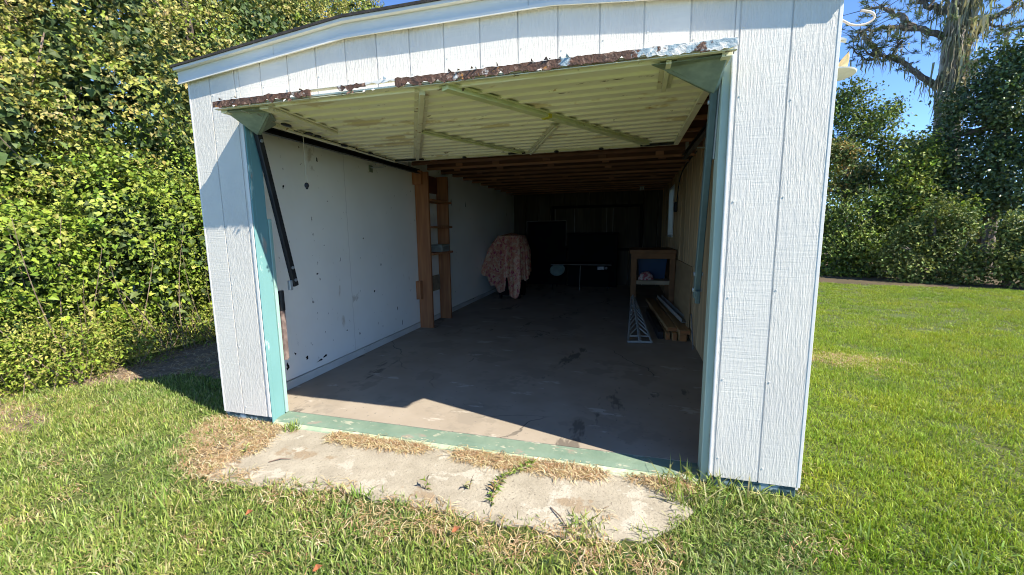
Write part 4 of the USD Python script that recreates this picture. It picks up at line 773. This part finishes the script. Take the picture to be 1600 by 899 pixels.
def strands(c, n, L, w=.03):
    """hanging moss: crooked tapering ribbons"""
    out = []
    for k in range(n):
        b = c+r.normal(0, 1, 3)*[.10, .10, .05]; l = L*r.uniform(.4, 1.2); m = 6; a = r.uniform(0, np.pi); s = np.array([math.cos(a), math.sin(a), 0]); sw = r.normal(0, .10, 2)*l
        q = np.linspace(0, 1, m); cx = np.stack([b[0]+sw[0]*q**2+r.normal(0, .015, m), b[1]+sw[1]*q**2+r.normal(0, .015, m), b[2]-l*q], 1)
        ww = w*(1-q)**.7*r.uniform(.6, 1.2)+.004
        V = np.concatenate([cx-s*ww[:, None], cx+s*ww[:, None]]); i = np.arange(m-1); F = np.concatenate([np.stack([i, i+1, i+m+1], 1), np.stack([i, i+m+1, i+m], 1)])
        out.append((V, F, np.tile(pick([(.26, .25, .19), (.20, .195, .145), (.33, .31, .24)], 1, .15, r), (2*m, 1))))
    return out
for j, pts in enumerate(LP):
    for i in range(26 if j < 4 else 6):
        MV += strands(pts[r.integers(1, 15)]+r.normal(0, .04, 3), 4, r.choice([.22, .35, .6]), .022)
for i in range(210):
    z = r.uniform(5.0, 9.0); MV += strands(np.array([stem_x(z)+r.normal(0, .22), 15.72+r.normal(0, .12), z]), 4, r.choice([.5, .8, 1.3]), .03)
part(pn, 'moss', joined(MV), M['moss'])

# ------------------------------------------------------------------ grass, straw and weeds
def blades(n, rad, h, w, pal, seed, lean=.5, flat=False):
    r = np.random.default_rng(seed); out_v, out_f, out_c = [], [], []
    a = r.uniform(0, 2*np.pi, n); rr = rad*np.sqrt(r.random(n)); b = np.stack([rr*np.cos(a), rr*np.sin(a), np.zeros(n)], 1)
    az = r.uniform(0, 2*np.pi, n); L = h*r.uniform(.5, 1.25, n); le = np.abs(r.normal(0, lean, n))+.12
    if flat: le = r.uniform(1.1, 1.6, n)
    o = np.stack([np.cos(az), np.sin(az), np.zeros(n)], 1); s = np.stack([-np.sin(az), np.cos(az), np.zeros(n)], 1)
    tw = r.normal(0, .6, n); s = s*np.cos(tw)[:, None]+o*np.sin(tw)[:, None]
    c = pick(pal, n, .16, r)
    def at(q):
        th = le*(.45+.75*q); return b+o*(L*q*np.sin(th))[:, None]+np.array([0, 0, 1])*(L*q*np.maximum(np.cos(th), .04))[:, None]
    rows = []
    for q, ww in ((0, .8), (.4, 1.), (.75, .65)):
        rows += [at(q)-s*w*ww/2, at(q)+s*w*ww/2]
    rows.append(at(1.)); V = np.stack(rows, 1).reshape(-1, 3); k = 7
    tri = np.array([[0, 1, 3], [0, 3, 2], [2, 3, 5], [2, 5, 4], [4, 5, 6]]); F = (np.arange(n)[:, None, None]*k+tri[None]).reshape(-1, 3)
    sh = np.array([.75, .75, .95, .95, 1.05, 1.05, 1.1]); C = (c[:, None, :]*sh[None, :, None]).reshape(-1, 3)
    return V, F, C
GP = [(.195, .27, .05), (.235, .305, .07), (.145, .215, .038), (.30, .335, .115), (.115, .175, .033), (.33, .315, .15)]
GPR = [(.18, .26, .02), (.23, .31, .026), (.12, .18, .016), (.29, .33, .05), (.16, .23, .018)]
SP = [(.36, .25, .13), (.44, .33, .19), (.26, .17, .09), (.50, .41, .27)]
def instancer(name, protos, mt, pts, scale, seed, kind='stuff'):
    r = np.random.default_rng(seed); path = '/World/'+name
    pi = UsdGeom.PointInstancer.Define(stage, path); keys(pi.GetPrim(), kind=kind)
    rel = pi.CreatePrototypesRel()
    for k, pr in enumerate(protos):
        pp = f'{path}/tuft_{k:03d}'; pm = usdkit.mesh(stage, pp, (pr[0], pr[1]), mt)
        UsdGeom.PrimvarsAPI(pm).CreatePrimvar('tint', Sdf.ValueTypeNames.Color3fArray, 'vertex').Set(Vt.Vec3fArray.FromNumpy(np.asarray(pr[2], np.float32))); rel.AddTarget(pp)
    n = len(pts); a = r.uniform(0, 2*np.pi, n); sc = scale*r.uniform(.75, 1.25, n) if np.ndim(scale) == 0 else scale
    pi.CreatePositionsAttr(Vt.Vec3fArray.FromNumpy(np.asarray(pts, np.float32)))
    pi.CreateProtoIndicesAttr(Vt.IntArray.FromNumpy(r.integers(0, len(protos), n).astype(np.int32)))
    q = [Gf.Quath(float(math.cos(t/2)), 0., 0., float(math.sin(t/2))) for t in a]; pi.CreateOrientationsAttr(Vt.QuathArray(q))
    pi.CreateScalesAttr(Vt.Vec3fArray.FromNumpy(np.repeat(np.asarray(sc, np.float32)[:, None], 3, 1)))
    return pi.GetPrim()
def scatter(x0, x1, y0, y1, dens, seed):
    r = np.random.default_rng(seed); n = int((x1-x0)*(y1-y0)*dens); return np.stack([r.uniform(x0, x1, n), r.uniform(y0, y1, n)], 1)
def in_poly(P, xy): return contains_xy(P, xy[:, 0], xy[:, 1])
GAR = Polygon([(XL-.01, -.03), (XR+.01, -.03), (XR+.01, YB+.2), (XL-.01, YB+.2)])
PADI = PAD.buffer(-.012); HEDGE = Polygon([(-2.5, -.45), (-2.1, .1), (-2.15, 1.0), (-2.2, 9), (-9, 9), (-9, -1.6), (-3.6, -1.0)])
def keep(xy, seed):
    r = np.random.default_rng(seed); k = ~in_poly(GAR, xy) & ~in_poly(PADI, xy) & ~in_poly(HEDGE, xy) & ~in_poly(FAR, xy)
    for P, pr in ((SOILS[0], .22), (SOILS[1], .28), (SOILS[2], .04)): k &= ~(in_poly(P, xy) & (r.random(len(xy)) > pr))
    nz = np.asarray(meshkit.fbm(np.column_stack([xy*1.6, np.zeros(len(xy))]))).ravel(); nz = (nz-nz.mean())/(nz.std()+1e-9)
    near = PAD.buffer(.16); bare = in_poly(near, xy) & (r.random(len(xy)) < .5)
    return k & ~bare & ~(r.random(len(xy)) < np.where(xy[:, 0]-.25*xy[:, 1] > 3.5, np.clip(.05+.14*nz, 0, .35), np.clip(.12+.22*nz, 0, .6)))
xy = np.vstack([scatter(-4.5, 6.5, -2.6, .4, 400, 61), scatter(XR, 8, .4, 4, 300, 62), scatter(XR, 12, 4, 9.8, 150, 63), scatter(-2.3, XL, .4, 1.6, 200, 64), scatter(6.5, 12, -2, 4, 90, 65)])
xy = xy[keep(xy, 66)]
left = xy[xy[:, 0]-.25*xy[:, 1] < 3.45]; right = xy[xy[:, 0]-.25*xy[:, 1] >= 3.45]
zc = lambda a, d=0.: np.column_stack([a, np.full(len(a), ZG+.002+d)])
instancer('grass', [blades(44, .085, .042, .0045, GP, 70+k, 1.15) for k in range(6)], M['grass'], zc(left), 1., 71)
near = scatter(-3.0, 5.0, -2.2, -.15, 30, 67); near = near[keep(near, 68)]
instancer('long_grass', [blades(9, .08, .085, .0058, GP[:5], 170+k, .85) for k in range(5)], M['grass'], zc(near), 1., 72)
instancer('lawn_grass', [blades(46, .09, .034, .0040, GPR, 80+k, 1.0) for k in range(6)], M['grass'], zc(right), 1., 81)
# straw: along the kerb, the left of the apron, and thin among the grass
r = np.random.default_rng(90)
s1 = np.column_stack([r.uniform(.8, 2.95, 420), -.03-np.abs(r.normal(0, .024, 420))]); s1 = s1[(s1[:, 1] > -.085+.05*np.sin(s1[:, 0]*5.3)+.02*np.sin(s1[:, 0]*13))]
s2 = np.column_stack([r.uniform(-.25, .42, 260), r.uniform(-.6, .02, 260)]); s2 = s2[[SOILS[0].buffer(.05).contains(Point(*p)) for p in s2]]
s3 = scatter(-3.4, 3.6, -2.2, .3, 46, 91); s3 = s3[keep(s3, 92)]
s4 = scatter(-3.0, -.2, -.7, 2.2, 90, 93); s4 = s4[[any(P.contains(Point(*p)) for P in SOILS[1:]) for p in s4]]
s5 = r.normal(0, 1, (140, 2))*[.22, .12]+[4.75, 2.6]; s6 = r.normal(0, 1, (60, 2))*[.2, .1]+[5.9, 1.0]
s5 = np.vstack([s5, s6]); s5 = s5[~in_poly(GAR, s5)]
s7 = np.column_stack([r.uniform(.4, 2.9, 80), r.normal(-.62, .07, 80)])
instancer('straw', [blades(26, .06, .06, .0032, SP, 95+k, flat=True) for k in range(5)], M['straw'], np.vstack([zc(np.vstack([s1, s2, s7]), .008), zc(np.vstack([s3, s4, s5]))]), 1., 96)
# single weeds on and beside the apron
def weed(name, label, x, y, n, h, rad, seed, pal=GP, lean=.7, w=.006):
    v, f, c = blades(n, rad, h, w, pal, seed, lean); t = thing(name, label, 'weed', (x, y, ZG)); v = v+[x, y, ZG+.006]
    part(t, 'blades', (v, f, c), M['straw'] if pal is SP else M['grass']); return t
weed('grass_clump', 'small grass clump at the left end of the green kerb', .44, -.03, 60, .06, .05, 101)
weed('grass_clump', 'larger grass clump on the apron near its front right', 2.42, -.48, 70, .055, .09, 102)
weed('grass_clump', 'tall loose grass clump growing at the foot of the right jamb', 2.88, -.10, 100, .14, .14, 103, w=.006)
weed('grass_clump', 'grass clump under the right wall corner', 3.15, -.10, 120, .12, .16, 104, w=.007)
weed('grass_clump', 'broad-bladed grass clump at the front edge of the apron centre', 1.35, -.62, 60, .07, .10, 105, w=.008)
weed('grass_clump', 'long-bladed grass clump at bottom left of the lawn', .45, -.92, 50, .15, .12, 106, w=.007)
rn = thing('runner_weed', 'creeping green runner crossing the apron from the kerb', 'weed', (2.0, -.2, ZG))
rp = spline([(2.13, -.02, ZG+.015), (2.07, -.12, ZG+.03), (2.0, -.2, ZG+.02), (1.97, -.3, ZG+.02), (1.99, -.42, ZG+.012)], 24)
part(rn, 'stem', tube(rp, .003, 5), M['twig']); q = np.repeat(rp, 6, 0); d = rand_dirs(len(q)); d[:, 2] = np.abs(d[:, 2])*.6
part(rn, 'leaves', leaf_batch(q, d, rand_dirs(len(q))+[0, 0, 1], rng.uniform(.02, .055, len(q)), .17, pick(GP+SP[:1], len(q))), M['leaf'])
for k, (x, y, lab) in enumerate([(1.84, -.34, 'tiny green sprig on the bare middle of the apron'), (.40, -.36, 'dry upright twig sprig on the left end of the apron'), (1.62, -.40, 'thin sprig with two leaves on the apron front')]):
    t = thing('sprig', lab, 'weed', (x, y, ZG)); q = np.repeat(np.array([[x, y, ZG+.01], [x+.005, y, ZG+.03], [x+.008, y+.004, ZG+.05]]), 3, 0); d = rand_dirs(9); d[:, 2] = np.abs(d[:, 2])
    part(t, 'stem', tube([(x, y, ZG), (x+.006, y+.003, ZG+.05), (x+.02, y+.01, ZG+.085)], [.0025, .002, .001], 5), M['twig'])
    part(t, 'leaves', leaf_batch(q, d, rand_dirs(9)+[0, 0, 1], rng.uniform(.02, .05, 9), .2, pick(GP, 9)), M['leaf'])
for k, (x, y, lab) in enumerate([(.951, -.83, 'curled orange-red dead leaf in the lower left grass'), (1.915, -.691, 'dark red dead leaf in the grass before the apron'), (1.484, -1.015, 'reddish dead leaf at the bottom edge of the grass')]):
    single('fallen_leaf', leaf_batch(np.array([[x-.02, y, ZG+.045]]), np.array([[.8, .4, .25]]), np.array([[-.2, -.5, .8]]), np.array([.045]), .6, np.array([[.4, .1, .04]]), droop=-.3, fold=.35)[:2], M['leaf_red'], lab, 'leaf')
for k, (a, b, lab) in enumerate([((.62, -.40), (.72, -.34), 'short dark stick on the left of the apron'), ((2.27, -.38), (2.38, -.52), 'thin reddish stick on the apron front right')]):
    single('stick', tube([(a[0], a[1], ZG+.013), ((a[0]+b[0])/2, (a[1]+b[1])/2+.01, ZG+.02), (b[0], b[1], ZG+.013)], [.003, .0035, .002], 5), M['twig'], lab, 'stick')
